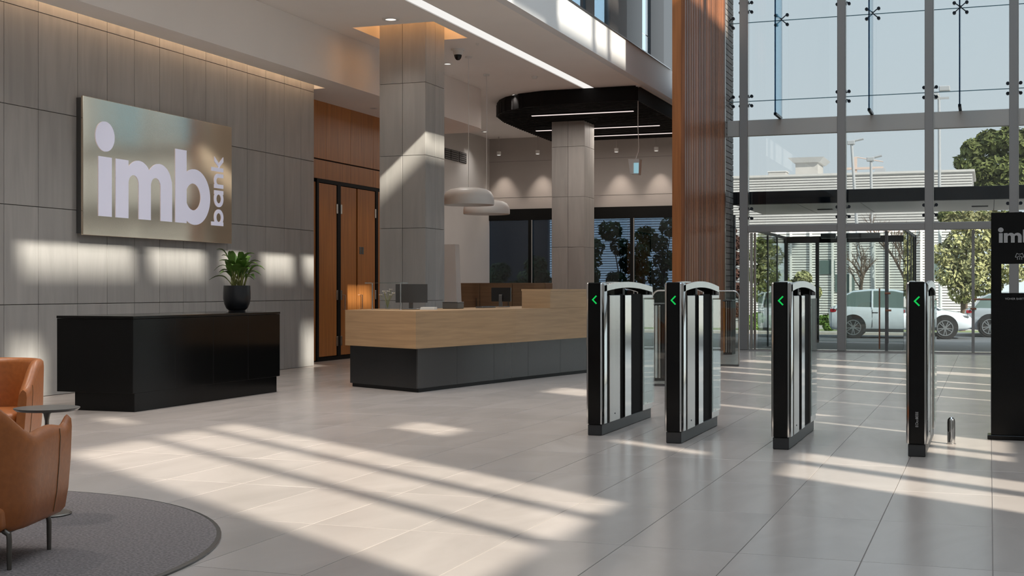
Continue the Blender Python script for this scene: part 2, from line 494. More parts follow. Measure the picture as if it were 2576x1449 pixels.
# ---- ceiling with recesses
slot = (-8.21, -7.96, 8.0, 28.36)
rec = (-9.90, -8.42, 19.45, 20.95)
xs = sorted([XRL, -10.3, rec[0], rec[1], slot[0], slot[1], XF-0.165])
ys = sorted([YB, slot[2], rec[2], rec[3], slot[3], YR])
cm = MB()
for a in range(len(xs)-1):
    for b in range(len(ys)-1):
        mx, my = (xs[a]+xs[a+1])/2, (ys[b]+ys[b+1])/2
        if slot[0] < mx < slot[1] and slot[2] < my < slot[3]: continue
        if rec[0] < mx < rec[1] and rec[2] < my < rec[3]: continue
        cm.box(xs[a], xs[a+1], ys[b], ys[b+1], ZC, ZC+0.12)
ceil = struct(cm.build('ceiling', 'plaster'), 'white plaster ceiling under the upper floor', 'ceiling')
MB().box(XRL-0.3, XF-0.6, YB, YR+0.3, ZC+0.42, ZC+0.6).build('slab', 'plaster', ceil)
rm = MB()
rm.box(rec[0]+0.001, rec[0]+0.012, rec[2]+0.001, rec[3]-0.001, ZC-0.001, ZC+0.41).box(rec[1]-0.012, rec[1]-0.001, rec[2]+0.001, rec[3]-0.001, ZC-0.001, ZC+0.41)
rm.box(rec[0]+0.012, rec[1]-0.012, rec[2]+0.001, rec[2]+0.012, ZC-0.001, ZC+0.41).box(rec[0]+0.012, rec[1]-0.012, rec[3]-0.012, rec[3]-0.001, ZC-0.001, ZC+0.41)
rm.build('recess_lining', 'plaster', ceil)
# bulkhead with a rounded end, cove gap beside the stone wall
arc = [(-10.95 + 0.65*math.cos(a), 26.15 + 0.85*math.sin(a)) for a in [PI/2*k/10 for k in range(11)]]
bp = [(-10.3, YB)] + arc + [(XRL, 27.0), (XRL, YWE+0.002), (-10.78, YWE+0.002), (-10.78, YB)]
struct(MB().prism(bp, lambda u, v, d: (u, v, d), 4.80, ZC-0.002).build('ceiling_bulkhead', 'plaster', smooth=30), 'dropped plaster bulkhead along the stone wall', 'ceiling')
# light cove strip
t = thing('cove_light', 'warm hidden strip of light along the top of the stone wall', 'light', (-10.8, 12, 5.2))
MB().box(-10.80, -10.785, YB+0.5, YWE-0.1, 5.10, 5.16).build('led_strip', 'light_warm', t)
# recess light round the column
t = thing('recess_light', 'orange glow strip in the ceiling recess around the front column', 'light', (-9.1, 20.2, ZC+0.3))
lm_ = MB()
lm_.box(-9.66, -8.62, rec[2]+0.02, rec[2]+0.05, ZC+0.37, ZC+0.40).box(-9.66, -8.62, rec[3]-0.05, rec[3]-0.02, ZC+0.37, ZC+0.40)
lm_.box(rec[0]+0.02, rec[0]+0.05, rec[2]+0.06, rec[3]-0.06, ZC+0.37, ZC+0.40).box(rec[1]-0.05, rec[1]-0.02, rec[2]+0.06, rec[3]-0.06, ZC+0.37, ZC+0.40)
lm_.build('led_strip', 'light_recess', t)
# linear slot light
t = thing('linear_slot_light', 'long white light slot running through the ceiling', 'light', (-8.08, 18, ZC))
MB().box(slot[0]+0.004, slot[1]-0.004, slot[2], slot[3]-0.004, ZC+0.012, ZC+0.03).build('diffuser', 'light_slot', t)
MB().box(slot[0], slot[0]+0.003, slot[2], slot[3], ZC-0.004, ZC+0.06).box(slot[1]-0.003, slot[1], slot[2], slot[3], ZC-0.004, ZC+0.06).build('trim', 'white_paint', t)

# ---- fascia of the upper floor (slightly rounded plan at its far end)
fp = [(XF, YB), (XF, 29.95), (XF-0.03, 30.05), (XF-0.16, 30.05), (XF-0.16, YB)]
struct(MB().prism(fp, lambda u, v, d: (u, v, d), ZC-0.005, 6.28).build('trim_1', 'plaster_fascia', smooth=30), 'white fascia along the edge of the upper floor', 'trim')
struct(MB().box(XF-0.4, XF+0.02, YB, 29.0, 6.28, 6.30).build('trim_2', 'steel_dark'), 'thin metal capping on the white fascia', 'trim')

# ---- upper storey wall above the fascia
XU = XF-0.18
wu = struct(MB().box(XU-0.3, XU-0.06, YB, on_x(1300, 0, XU).y, 6.25, ZT).box(XU-0.3, XU-0.06, on_x(1300, 0, XU).y, 33.0, 12.0, ZT).build('wall_upper', 'upper_dark'), 'upper storey wall of dark panels and glass strips', 'wall')
bd = [1300, 1345, 1375, 1405, 1430, 1475, 1497, 1535, 1577, 1617, 1637, 1670, 1699]
kd = ['d', 'b', 'd', 'd', 'g', 'd', 'g', 'p', 'd', 'g', 'p', 'd']
for a in range(len(kd)):
    y0, y1 = on_x(bd[a], 0, XU).y, on_x(bd[a+1], 0, XU).y
    if a == len(kd)-1: y1 = 32.9
    if kd[a] in 'g':
        for z0, z1 in ((6.30, 6.82 if a == 9 else 8.4), (6.84 if a == 9 else 8.42, 12.0)):
            panel(wu, 'pane', 'glass_upper', XU-0.05, XU-0.035, y0+0.01, y1-0.01, z0, z1)
    elif kd[a] == 'p':
        panel(wu, 'dark_panel', 'upper_panel', XU-0.12, XU, y0, y1, 6.30, 12.0)
    else:
        panel(wu, 'dark_panel', 'upper_dark', XU-0.12, XU-0.01, y0, y1, 6.30, 12.0)

# ---- shell of the tall lobby, out of frame
struct(MB().box(XU-0.5, XR+0.3, YB-0.3, YB, 0, ZT).box(-11.35, XU, YB-0.3, YB, 0, ZC).build('wall_back', 'plaster'), 'white wall at the back of the lobby', 'wall')
# unseen sun-side wall, its openings shaped to cast the sun patches indoors
OPEN = [(0.12, 2.85, 6.35, 10.9), (1.45, 1.9, 11.5, 12.3), (3.95, 4.75, 8.55, 9.45), (5.15, 5.55, 6.35, 7.4), (4.75, 6.3, 3.4, 5.95), (7.15, 8.75, 4.3, 6.15),
        (8.55, 9.6, 8.6, 9.5), (9.15, 9.5, 4.3, 7.6), (10.9, 11.15, 4.0, 8.0), (12.9, 13.2, 4.0, 8.0), (14.4, 14.85, 4.0, 8.5), (15.6, 16.0, 4.0, 8.5), (17.4, 18.3, 4.0, 8.5), (19.5, 19.9, 4.0, 8.5),
        (1.3, 2.05, 14.15, 15.1), (8.4, 9.2, 14.15, 15.1), (1.45, 12.0, 15.75, 16.3), (1.45, 10.2, 16.3, 17.3), (12.4, 21.6, 16.22, 17.3)]
by = sorted({YB, YF+0.3} | {v for o_ in OPEN for v in o_[:2]})
bz = sorted({0.0, ZT} | {v for o_ in OPEN for v in o_[2:]})
wm = MB()
for j in range(len(by)-1):
    z0 = None
    for k in range(len(bz)-1):
        my, mz = (by[j]+by[j+1])/2, (bz[k]+bz[k+1])/2
        hole = any(o_[0] < my < o_[1] and o_[2] < mz < o_[3] for o_ in OPEN)
        if not hole and z0 is None: z0 = bz[k]
        if z0 is not None and (hole or k == len(bz)-2):
            wm.box(XR, XR+0.3, by[j], by[j+1], z0, bz[k] if hole else bz[k+1]); z0 = None
struct(wm.build('wall_right', 'right_stone'), 'pale wall on the sunny side of the lobby pierced by windows', 'wall')
w3 = sroot('window_3', 'scattered windows and clerestory band in the sunny side wall', 'window', (XR, 12, 0))  # glazing and bars of the light-shaping openings, out of view
for y0, y1, z0, z1 in OPEN:
    MB().box(XR+0.14, XR+0.15, y0, y1, z0, z1).build('pane', 'glass_clear', w3)
for y, w, z0, z1 in [(1.35, 0.035, 6.35, 10.9), (2.18, 0.035, 6.35, 10.9), (5.62, 0.05, 3.4, 5.95), (7.7, 0.04, 4.3, 6.15), (3.95, 0.14, 15.75, 17.3), (5.75, 0.2, 15.75, 17.3), (6.9, 0.2, 15.75, 17.3), (8.33, 0.13, 15.75, 17.3), (9.3, 0.1, 15.75, 17.3), (14.6, 0.05, 16.22, 17.3), (15.6, 0.05, 16.22, 17.3), (17.0, 0.06, 16.22, 17.3), (18.9, 0.12, 16.22, 17.3)]:
    MB().box(XR+0.05, XR+0.25, y-w, y+w, z0, z1).build('mullion', 'mullion_grey', w3)
# unseen glazed roof added to bring daylight in from above
sk = sroot('skylight', 'glazed roof over the tall lobby', 'skylight', (-1, 12, ZT))
for k in range(12):
    y = YB + k*3.05
    MB().box(XU, XR+0.3, y-0.06, y+0.06, ZT-0.3, ZT).build('rafter', 'mullion_grey', sk)
    MB().box(XU, XR+0.3, y+0.06, y+2.98, ZT-0.05, ZT-0.04).build('pane', 'glass_clear', sk)

fill_pos = [(-4.2, 8.0), (-0.5, 8.0), (-4.2, 14.0), (-0.5, 14.0), (-4.2, 20.0), (-0.5, 20.0), (-2.5, 25.5)]  # unseen lamps added to lift the fill light in the lobby
for i, (x, y) in enumerate(fill_pos):
    t = thing('high_bay_lamp', ['high lobby lamp over the right of the lounge', 'high lobby lamp above the camera side of the gates', 'high lobby lamp above the left gates', 'high lobby lamp above the totem', 'high lobby lamp between desk and entrance', 'high lobby lamp inside the entrance on the right', 'high lobby lamp nearest the entrance doors'][i], 'lamp', (x, y, ZT-0.3), group='high lamps under the glazed roof')
    MB().lathe((0, 0, -1.6), [(0.26, 0), (0.27, 0.02), (0.20, 0.22), (0.08, 0.34), (0.0, 0.34)], 28).build('shade', 'white_lamp', t, local=True, smooth=40)
    MB().lathe((0, 0, -1.6), [(0, 0.02), (0.25, 0.02), (0.25, 0.03)], 28).build('diffuser', 'light_roof', t, local=True)
    MB().lathe((0, 0, -1.26), [(0.008, 0), (0.008, 1.26)], 8).build('cable', 'steel_dark', t, local=True)
    ld = bpy.data.lights.new('high_bay_bulb', 'SPOT'); ld.energy = 420; ld.color = (1, 0.94, 0.88); ld.spot_size = R(110); ld.spot_blend = 0.8; ld.shadow_soft_size = 0.25
    lo = bpy.data.objects.new('high_bay_bulb', ld); COL.objects.link(lo); lo.location = (x, y, ZT-1.95)

# ---- columns clad in stone
def column(cx0, cx1, cy0, cy1, ztop, label, mname):
    c = struct(MB().box(cx0+0.02, cx1-0.02, cy0+0.02, cy1-0.02, 0, ztop).build('column', 'joint_dark'), label, 'column')
    zs = [0.0, 1.14, 2.34, 3.54, 4.74, ztop]
    xm, ym = (cx0+cx1)/2, (cy0+cy1)/2
    for k in range(len(zs)-1):
        z0, z1 = zs[k]+0.003, zs[k+1]-0.003
        for a, b in ((cx0+0.003, xm-0.003), (xm+0.003, cx1-0.003)):
            panel(c, 'stone_panel', mname, a, b, cy0, cy0+0.02, z0, z1)
            panel(c, 'stone_panel', mname, a, b, cy1-0.02, cy1, z0, z1)
        for a, b in ((cy0+0.022, ym-0.003), (ym+0.003, cy1-0.022)):
            panel(c, 'stone_panel', mname, cx1-0.02, cx1, a, b, z0, z1)
            panel(c, 'stone_panel', mname, cx0, cx0+0.02, a, b, z0, z1)
    return c
column(-9.56, -8.72, 19.8, 20.6, ZC+0.40, 'square stone-clad column in front, beside the reception desk', 'column_stone')
column(-9.87, -9.05, 29.9, 30.73, ZC, 'square stone-clad column further back under the black ceiling raft', 'column_stone')

# ---- timber blade wall with battens
XB, YB0, YB1 = -5.45, 24.4, 28.42
bw = struct(MB().box(XB-0.2, XB-0.03, YB0, YB1, 0, 11).build('wall_blade', 'blade_wood'), 'timber blade wall faced with vertical battens', 'wall')
nb = 26
bt = MB().bbox(-0.045, 0.045, -0.045, 0.045, -5.5, 5.5, 0.008, 1).mesh('batten', 'batten_wood')
for k in range(nb):
    inst('batten', bt, bw, (XB, YB0+0.05+(YB1-YB0-0.1)*k/(nb-1), 5.5))
MB().box(XB-0.05, XB+0.045, YB1, YB1+0.06, 0, 11).build('edge_trim', 'steel', bw)
# brick pier beyond the glass
bk = struct(MB().box(XB-0.35, XB-0.045, YB1+0.06, 29.62, 0, 11).build('wall_brick', 'joint_dark'), 'grey-brown brick pier beside the entrance glass', 'wall')
bme = MB().bbox(-0.022, 0.022, -0.278, 0.278, -0.056, 0.056, 0.004, 1).mesh('brick', 'brick')
nbk = 0
for k in range(74):
    for q in range(2):
        if nbk < 300:
            inst('brick', bme, bk, (XB-0.022, YB1+0.06+0.29+0.575*q+(0.0 if k % 2 else 0.012), 0.07+k*0.125)); nbk += 1
struct(MB().prism([(-6.55, 29.3), (-6.3, 29.3), (-6.3, 29.62), (-6.82, YR+0.3), (-7.05, YR+0.3)], lambda u, v, d: (u, v, d), 0, ZC+0.3).box(-6.3, XB-0.36, 29.3, 29.6, 0, ZC+0.3).build('wall_outer', 'right_stone'), 'outer wall between the entrance and the rear windows', 'wall')

# ---- entrance facade
wf = sroot('window_1', 'tall glass entrance facade with grey steel mullions', 'window', (-2, YF, 0))
def xf(px, Y=YF): return on_y(px, 700, Y).x
def zf(py, Y=YF, px=1884): return on_y(px, py, Y).z
mull = [(1859, 1884), (2107, 2128.5), (2328, 2349), (2542, 2562)]
mx = []
for a, b in mull:
    x0, x1 = xf(a, YF-0.3), xf(b, YF-0.3)
    mx.append((x0+x1)/2)
    MB().bbox((x0+x1)/2-0.10, (x0+x1)/2+0.075, YF-0.3, YF-0.1, 0, ZT, 0.008, 1).build('mullion', 'mullion_grey', wf)
    MB().box((x0+x1)/2+0.076, (x0+x1)/2+0.085, YF-0.29, YF-0.11, 0, ZT).build('mullion_edge', 'steel', wf)
for x in (mx[-1]+1.75, mx[-1]+3.5):
    mx.append(x)
    MB().bbox(x-0.1, x+0.08, YF-0.3, YF-0.1, 0, ZT, 0.008, 1).build('mullion', 'mullion_grey', wf)
zb0, zb1 = zf(343, YF-0.2), zf(303, YF-0.2)
zt0, zt1 = zf(585, YF-0.2), zf(567, YF-0.2)
xl = xf(1829)
MB().bbox(xl, XR, YF-0.26, YF-0.12, zb0, zb1, 0.01, 1).build('beam', 'beam_grey', wf)
MB().bbox(mx[0], XR, YF-0.27, YF-0.11, zt0, zt1, 0.01, 1).build('transom', 'mullion_grey', wf)
zg1, zg2 = zf(255), zf(57)
fins = [xf(1950, YF-0.95), xf(2186, YF-0.95), xf(2414, YF-0.95)]
vx = [xl]
for k in range(4):
    vx.append(mx[k])
    if k < 3: vx.append(fins[k])
vx += [mx[4], mx[5], XR]
rows = [(zb1-0.1, zg1), (zg1, zg2), (zg2, zg2+1.9), (zg2+1.9, zg2+5), (zg2+5, ZT)]
for a in range(len(vx)-1):
    for z0, z1 in rows:
        MB().box(vx[a]+0.006, vx[a+1]-0.006, YF, YF+0.015, z0+0.006, z1-0.006).build('pane', 'glass_facade', wf)
    if a == 0 or a >= 7 or a % 2 == 0: pass
lowx = [xl] + mx[:6] + [XR]
for a in range(len(lowx)-1):
    MB().box(lowx[a]+0.01, lowx[a+1]-0.01, YF, YF+0.015, zt1-0.05, zb0+0.05).build('pane', 'glass_facade', wf)
MB().box(xl, mx[0]-0.1, YF, YF+0.015, 0.02, zt1-0.01).build('pane', 'glass_facade', wf)
for x in fins:
    fn = MB().box(x-0.010, x+0.010, YF-0.93, YF-0.02, zb1, ZT-0.4).build('glass_fin', 'glass_fin', wf)
    MB().box(x-0.014, x+0.014, YF-0.95, YF-0.93, zb1, ZT-0.4).build('fin_edge', 'glass_fin_edge', fn)
    MB().box(x-0.03, x+0.03, YF-0.95, YF-0.10, zb1, zb1+0.05).build('fin_shoe', 'fitting_dark', fn)
for z in (zg1, zg2, zg2+1.9):
    for a in range(len(vx)-1):
        MB().box(vx[a]+0.006, vx[a+1]-0.006, YF+0.001, YF+0.014, z-0.008, z+0.008).build('joint_seal', 'joint_teal', wf)
for x in vx[1:-1]:
    MB().box(x-0.0055, x+0.0055, YF+0.001, YF+0.014, zb1, ZT).build('joint_seal', 'joint_teal', wf)
# spider fittings
def spider_mesh(name):
    m = MB()
    m.tube([(0, 0.0, 0), (0, 0.10, 0)], 0.025, 10)
    for sx in (-1, 1):
        for sz in (-1, 1):
            m.tube([(0, 0.07, 0), (sx*0.08, 0.07, sz*0.07), (sx*0.125, 0.11, sz*0.105)], 0.012, 6)
            m.tube([(sx*0.125, 0.10, sz*0.105), (sx*0.125, 0.155, sz*0.105)], 0.036, 12)
    return m.mesh(name, 'fitting_dark', smooth=40)
sp = spider_mesh('spider_fitting')
spots = [(x, zg2) for x in fins] + [(x, zg1) for x in mx[:5]] + [(mx[0], zg2+0.33), (mx[1], zg2+0.36), (xl+0.02, zg1), (xl+0.02, zg2)]
spots += [(x, (zt1+0.27)) for x in mx[:4]]
for x, z in spots:
    inst('spider_fitting', sp, wf, Vector((x, YF-0.16, z)) - wf.location)
# bluish floor track / threshold
MB().box(mx[0], XR, YF-0.12, YF+0.1, 0.0, 0.012).build('threshold', 'steel', wf)

# ---- airlock doors below the transom
dr = sroot('door_2', 'glass sliding doors of the entrance airlock', 'door', (-2.5, YF, 0))
def gp(x0, x1, y0, y1, z0, z1, par=dr, nm='door_pane'):
    return MB().box(x0, x1, y0, y1, z0, z1).build(nm, 'glass_door', par)
xi = [xf(1888), xf(2112), xf(2230), xf(2327), xf(2448), xf(2545), mx[4], mx[5], XR]
for p, q in zip(xi[:-1], xi[1:]): gp(p+0.02, q-0.02, YF+0.0, YF+0.012, 0.03, zt0-0.02)
for px, w, m in ((1890, 0.03, 'steel'), (1899, 0.022, 'steel'), (2111.5, 0.022, 'fitting_dark'), (2121, 0.008, 'steel'), (2230, 0.03, 'steel_dark'), (2448, 0.03, 'mullion_grey')):
    x = xf(px); MB().box(x-w, x+w, YF-0.02, YF+0.05, 0, zt0).build('door_post', m, dr)
for px in (2213,):
    x = xf(px); MB().tube([(x, YF-0.06, 0.05), (x, YF-0.06, 1.35)], 0.016, 8).build('pull_bar', 'rust_handle', dr, smooth=40)
YA = YF+4.4
za = 2.66
xo = [xf(1977, YA), xf(2056, YA), xf(2125, YA), xf(2232, YA), xf(2300, YA)]
MB().box(xo[0]-0.05, xo[-1]+0.05, YA-0.05, YA+0.08, za-0.16, za).build('airlock_head', 'frame_black', dr)
for x, w in zip(xo, (0.045, 0.04, 0.03, 0.03, 0.045)):
    MB().box(x-w, x+w, YA-0.04, YA+0.06, 0, za-0.16).build('airlock_post', 'frame_black', dr)
for p, q in zip(xo[:-1], xo[1:]): gp(p+0.04, q-0.04, YA, YA+0.01, 0.02, za-0.16)
for x in (xo[0], xo[-1]):
    for k in range(3):
        y0 = YF+0.1+k*1.42
        gp(x-0.006, x+0.006, y0+0.02, y0+1.38, 0.02, za-0.05, nm='side_pane')
        MB().box(x-0.02, x+0.02, y0+1.38, y0+1.42, 0, za).build('side_post', 'steel_dark', dr)
    MB().box(x-0.03, x+0.03, YF+0.05, YA, za-0.06, za).build('side_head', 'frame_black', dr)
for px, w in ((2188, 0.22), (2085, 0.16), (2150, 0.16)):
    x = xf(px, YF+0.2); MB().bbox(x-w, x+w, YF+0.06, YF+0.22, zt0-0.14, zt0-0.03, 0.01, 1).build('sensor_box', 'mullion_grey' if px == 2188 else 'steel_dark', dr)
for px, yy_ in ((2234, 738), (2236, 781), (2450, 777)):
    p = on_y(px, yy_, YF-0.05)
    MB().bbox(p.x-0.07, p.x+0.05, YF-0.07, YF-0.02, p.z-0.02, p.z+0.02, 0.005, 1).build('latch', 'rust_handle', dr)
p = on_y(2450, 753, YF-0.05)
MB().tube([(p.x, YF-0.06, p.z), (p.x+1.2, YF-0.06, p.z)], 0.02, 8).build('push_bar', 'rust_handle', dr, smooth=40)

# ---- canopy outside
cn = thing('entrance_canopy', 'dark edged canopy with pale metal soffit outside the entrance', 'canopy', (-1, YF+2.5, 3.2))
zc0, zc1 = zf(515, YF+0.5), zf(483, YF+0.5)
MB().bbox(xf(1830), 7.0, YF+0.45, YF+0.65, zc0, zc1, 0.01, 1).build('edge_beam', 'canopy_dark', cn)
for k in range(9):
    x0 = xf(1830)+k*1.4
    MB().box(x0+0.01, x0+1.39, YF+0.65, YF+5.0, zc0+0.02, zc0+0.06).build('soffit_panel', 'canopy_soffit', cn)
for px in (2075, 2465):
    x = xf(px, YF+3.0); MB().bbox(x-0.18, x+0.18, YF+3.0, YF+3.2, zc0, zc0+0.02, 0.004, 1).build('downlight', 'fitting_dark', cn)
MB().box(xf(1830), 7.0, YF+0.65, YF+5.0, zc0+0.06, zc0+0.2).build('roof_deck', 'canopy_dark', cn)
for x in (xf(1846, YF+4.8), 6.8):
    MB().tube([(x, YF+4.8, -0.25), (x, YF+4.8, zc0+0.02)], 0.05, 10).build('prop', 'steel_dark', cn)

# ================================================================ CEILING THINGS
# ---- black slatted raft
zr0, zr1 = 5.33, 5.60
rt = thing('ceiling_raft', 'black curved ceiling raft of parallel slats', 'ceiling raft', (-9, 30, ZC))
lp = [(27.02, -9.1), (27.25, -9.75), (27.6, -10.2), (28.0, -10.5), (28.5, -10.75), (29.5, -10.95), (31, -11.05), (33.9, -11.15)]
def xleft(y):
    if y <= lp[0][0]: return lp[0][1]
    for (a, xa_), (b, xb_) in zip(lp[:-1], lp[1:]):
        if y <= b: return xa_ + (xb_-xa_)*(y-a)/(b-a)
    return lp[-1][1]
ns = 36
for k in range(ns):
    y = 27.05 + 6.75*k/(ns-1)
    MB().box(xleft(y), -7.02, y-0.035, y+0.035, zr0, zr1-0.03).build('slat', 'slat_black', rt)
poly = [(xl_, y) for y, xl_ in lp] + [(-7.0, 33.9), (-7.0, 27.0)]
MB().prism(poly, lambda u, v, d: (u, v, d), zr1-0.03, ZC-0.003).build('backing', 'slat_black', rt)
edge = [Vector((x, y)) for x, y in [(-7.0, 33.9), (-7.0, 27.0)] + [(x_, y_) for y_, x_ in lp[:5]]]
em = MB()
for a, b in zip(edge[:-1], edge[1:]):
    d = (b-a).normalized(); n = Vector((-d.y, d.x))*0.012
    em.prism([a+n, b+n, b-n, a-n], lambda u, v, q: (u, v, q), zr0-0.005, zr1)
em.build('rim', 'slat_black', rt)
names = ['nearest', 'middle', 'farthest']
for i, ((x0, y0), (x1, y1)) in enumerate((((1342, 292), (1603, 283)), ((1321, 318.5), (1645, 307.5)), ((1374, 340.5), (1687, 330.5)))):
    p, q = on_z(x0, y0, zr0-0.03), on_z(x1, y1, zr0-0.03)
    y = (28.3, 31.0, 32.6)[i]
    t = thing('linear_light', f'{names[i]} of the three thin light lines under the black raft', 'light', ((p.x+q.x)/2, y, zr0), group='light lines under the black raft')
    MB().box(p.x, q.x, y-0.022, y+0.022, zr0-0.035, zr0-0.006).build('housing', 'slat_black', t)
    MB().box(p.x, q.x, y-0.03, y+0.03, zr0-0.05, zr0-0.036).build('diffuser', 'light_line', t)
    ld = bpy.data.lights.new('line_lamp', 'AREA'); ld.shape = 'RECTANGLE'; ld.size = q.x-p.x; ld.size_y = 0.05; ld.energy = 45; ld.color = (1, 0.9, 0.82)
    lo = bpy.data.objects.new('line_lamp', ld); COL.objects.link(lo); lo.location = ((p.x+q.x)/2, y, zr0-0.055)

# ---- small ceiling fixtures
def downlight(px, py, r, label, z=ZC, lit=True, power=215):
    p = on_z(px, py, z)
    t = thing('downlight', label, 'light', p, group='recessed ceiling downlights')
    MB().ring((0, 0), r, r*0.62, lambda u, v, d: (u, v, d), -0.012, 0.0, 28).build('trim_ring', 'white_paint', t, local=True, smooth=30)
    MB().lathe((0, 0, 0), [(r*0.62, -0.004), (r*0.4, -0.002), (0, -0.002)], 24).build('lens', 'light_disc' if lit else 'steel', t, local=True, smooth=30)
    if lit:
        ld = bpy.data.lights.new('downlight_lamp', 'SPOT'); ld.energy = power; ld.color = (1, 0.94, 0.88); ld.spot_size = R(110); ld.spot_blend = 1.0; ld.shadow_soft_size = r*0.6
        lo = bpy.data.objects.new('downlight_lamp', ld); COL.objects.link(lo); lo.location = (p.x, p.y, p.z-0.03)
downlight(983, 48, 0.14, 'recessed downlight nearest the camera above the front column', power=35)
downlight(1297, 238, 0.12, 'recessed downlight in the ceiling middle, near the black raft')
downlight(1126, 160, 0.10, 'recessed downlight just right of the front column', power=90)
downlight(1220, 331, 0.10, 'recessed downlight behind the rounded bulkhead', power=50)
downlight(940, 272, 0.07, 'tiny downlight in the bulkhead over the timber doors', z=4.80, lit=False)
for i, (x, y) in enumerate(((-8.9, 15.0), (-7.4, 13.6), (-8.9, 11.6), (-7.4, 10.2), (-8.9, 8.2), (-7.4, 6.8))):  # extra downlights out of view, added to brighten floor and ceiling
    q_ = Vector((x, y, ZC)); d_ = q_ - Vector((0, 0, H))
    zz_ = -d_.x*sT + d_.y*cT
    downlight(CX+F*(d_.x*cT+d_.y*sT)/zz_, HY-F*d_.z/zz_, 0.12, ['downlight over the gap between black counter and oak desk', 'downlight over the aisle in front of the oak desk', 'downlight above the black counter', 'downlight in front of the black counter', 'downlight between the black counter and the lounge', 'downlight above the lounge rug edge'][i], z=ZC)
def disc(name, label, cat, px, py, prof, m, z=ZC):
    p = on_z(px, py, z); t = thing(name, label, cat, p)
    MB().lathe((0, 0, 0), prof, 24).build('body', m, t, local=True, smooth=35)
    return t
disc('ceiling_speaker', 'round white speaker grille at the end of the light slot', 'speaker', 1531, 248, [(0, -0.02), (0.16, -0.02), (0.17, -0.012), (0.17, 0)], 'white_paint')
t = disc('smoke_detector', 'white smoke detector beside the light slot', 'detector', 1345, 192, [(0, -0.05), (0.04, -0.05), (0.055, -0.03), (0.07, -0.012), (0.07, 0)], 'white_paint')
disc('sprinkler', 'tiny sprinkler head near the security camera', 'sprinkler', 1201, 109, [(0, -0.03), (0.02, -0.03), (0.03, -0.006), (0.03, 0)], 'white_paint')
disc('sensor', 'small flat ceiling sensor in front of the black raft', 'sensor', 1424, 254, [(0, -0.012), (0.09, -0.012), (0.1, 0)], 'mullion_grey')
disc('speaker', 'flush white ceiling speaker right of the security camera', 'speaker', 1153, 191, [(0, -0.006), (0.13, -0.006), (0.135, 0)], 'plaster')
p = on_z(1152, 124, ZC)
t = thing('security_camera', 'white dome security camera with black bubble on the ceiling', 'camera', p)
MB().lathe((0, 0, 0), [(0.06, -0.11), (0.085, -0.09), (0.09, -0.03), (0.12, -0.02), (0.12, 0)], 28).build('housing', 'white_paint', t, local=True, smooth=35)
MB().lathe((0, 0, -0.11), [(0, -0.09), (0.03, -0.083), (0.055, -0.055), (0.07, -0.01), (0.07, 0.01)], 28).build('bubble', 'dome_black', t, local=True, smooth=40)

# ---- exit sign on a cable
p = on_z(1605, 215, ZC)
t = thing('exit_sign', 'white boxed exit sign hanging on a thin cable', 'sign', p)
zb_ = on_y(1600, 440, p.y).z; zt_ = on_y(1600, 400, p.y).z
xs_ = on_y(1597, 420, p.y).x - p.x
MB().lathe((0, 0, 0), [(0, -0.03), (0.05, -0.03), (0.06, 0)], 20).build('ceiling_rose', 'white_paint', t, local=True, smooth=30)
zr = [0, -0.6, -1.0, -1.2, -1.32, -1.42, zt_-p.z-0.0]
MB().tube([(0, 0, -0.02), (0.0, 0, -0.9), (0.01, 0, -1.15), (0.02, 0, -1.3), (0.005, 0, -1.42), (xs_+0.02, 0, zt_-p.z)], 0.008, 6).build('cable', 'white_paint', t, local=True, smooth=60)
hz = (zt_-zb_)
bx_ = MB()
for dz0, dz1, w in ((0, hz, 0.0),):
    bx_.loft([[(xs_-0.085, -0.075, zb_-p.z+0.02), (xs_+0.10, -0.075, zb_-p.z), (xs_+0.10, 0.12, zb_-p.z), (xs_-0.085, 0.12, zb_-p.z+0.02)],
              [(xs_-0.125, -0.085, zt_-p.z), (xs_+0.12, -0.085, zt_-p.z-0.01), (xs_+0.12, 0.14, zt_-p.z-0.01), (xs_-0.125, 0.14, zt_-p.z)]])
bx_.build('case', 'white_paint', t, local=True)
MB().box(xs_+0.0, xs_+0.105, -0.092, -0.082, zb_-p.z+0.03, zt_-p.z-0.09).build('sign_panel', 'sign_face', t, local=True)

# ---- wall washer spots in front of the rear wall
YS = YR-0.45
for i, (px, py) in enumerate(((1255, 386.5), (1352.5, 383.5), (1550.5, 378.5), (1651, 375.5))):
    p = on_y(px, py, YS)
    lab = ['far left small ceiling spot washing the rear wall', 'small ceiling spot on the rear wall just left of the back column', 'small ceiling spot on the rear wall just right of the back column', 'far right small ceiling spot washing the rear wall'][i]
    t = thing('wall_spot', lab, 'light', (p.x, p.y, ZC), group='spots washing the rear wall')
    dz = p.z-ZC
    MB().lathe((0, 0, 0), [(0.0, 0), (0.012, 0), (0.012, dz+0.06), (0.0, dz+0.06)], 10).build('stem', 'rear_plaster', t, local=True, smooth=30)
    MB().lathe((0, 0, dz), [(0.055, -0.045), (0.06, -0.04), (0.06, 0.06), (0, 0.06)], 18).build('can', 'white_lamp', t, local=True, smooth=30)
    MB().lathe((0, 0, dz-0.046), [(0, 0), (0.05, 0), (0.05, 0.004)], 18).build('lens', 'light_disc', t, local=True)
    ld = bpy.data.lights.new('spot_lamp', 'SPOT'); ld.energy = 60; ld.color = (1, 0.86, 0.74); ld.spot_size = R(62); ld.spot_blend = 0.8; ld.shadow_soft_size = 0.04
    lo = bpy.data.objects.new('spot_lamp', ld); COL.objects.link(lo); lo.location = (p.x, p.y+0.02, p.z-0.06)
    lo.rotation_euler = (Vector((0, -0.16, 1))).to_track_quat('Z', 'Y').to_euler()

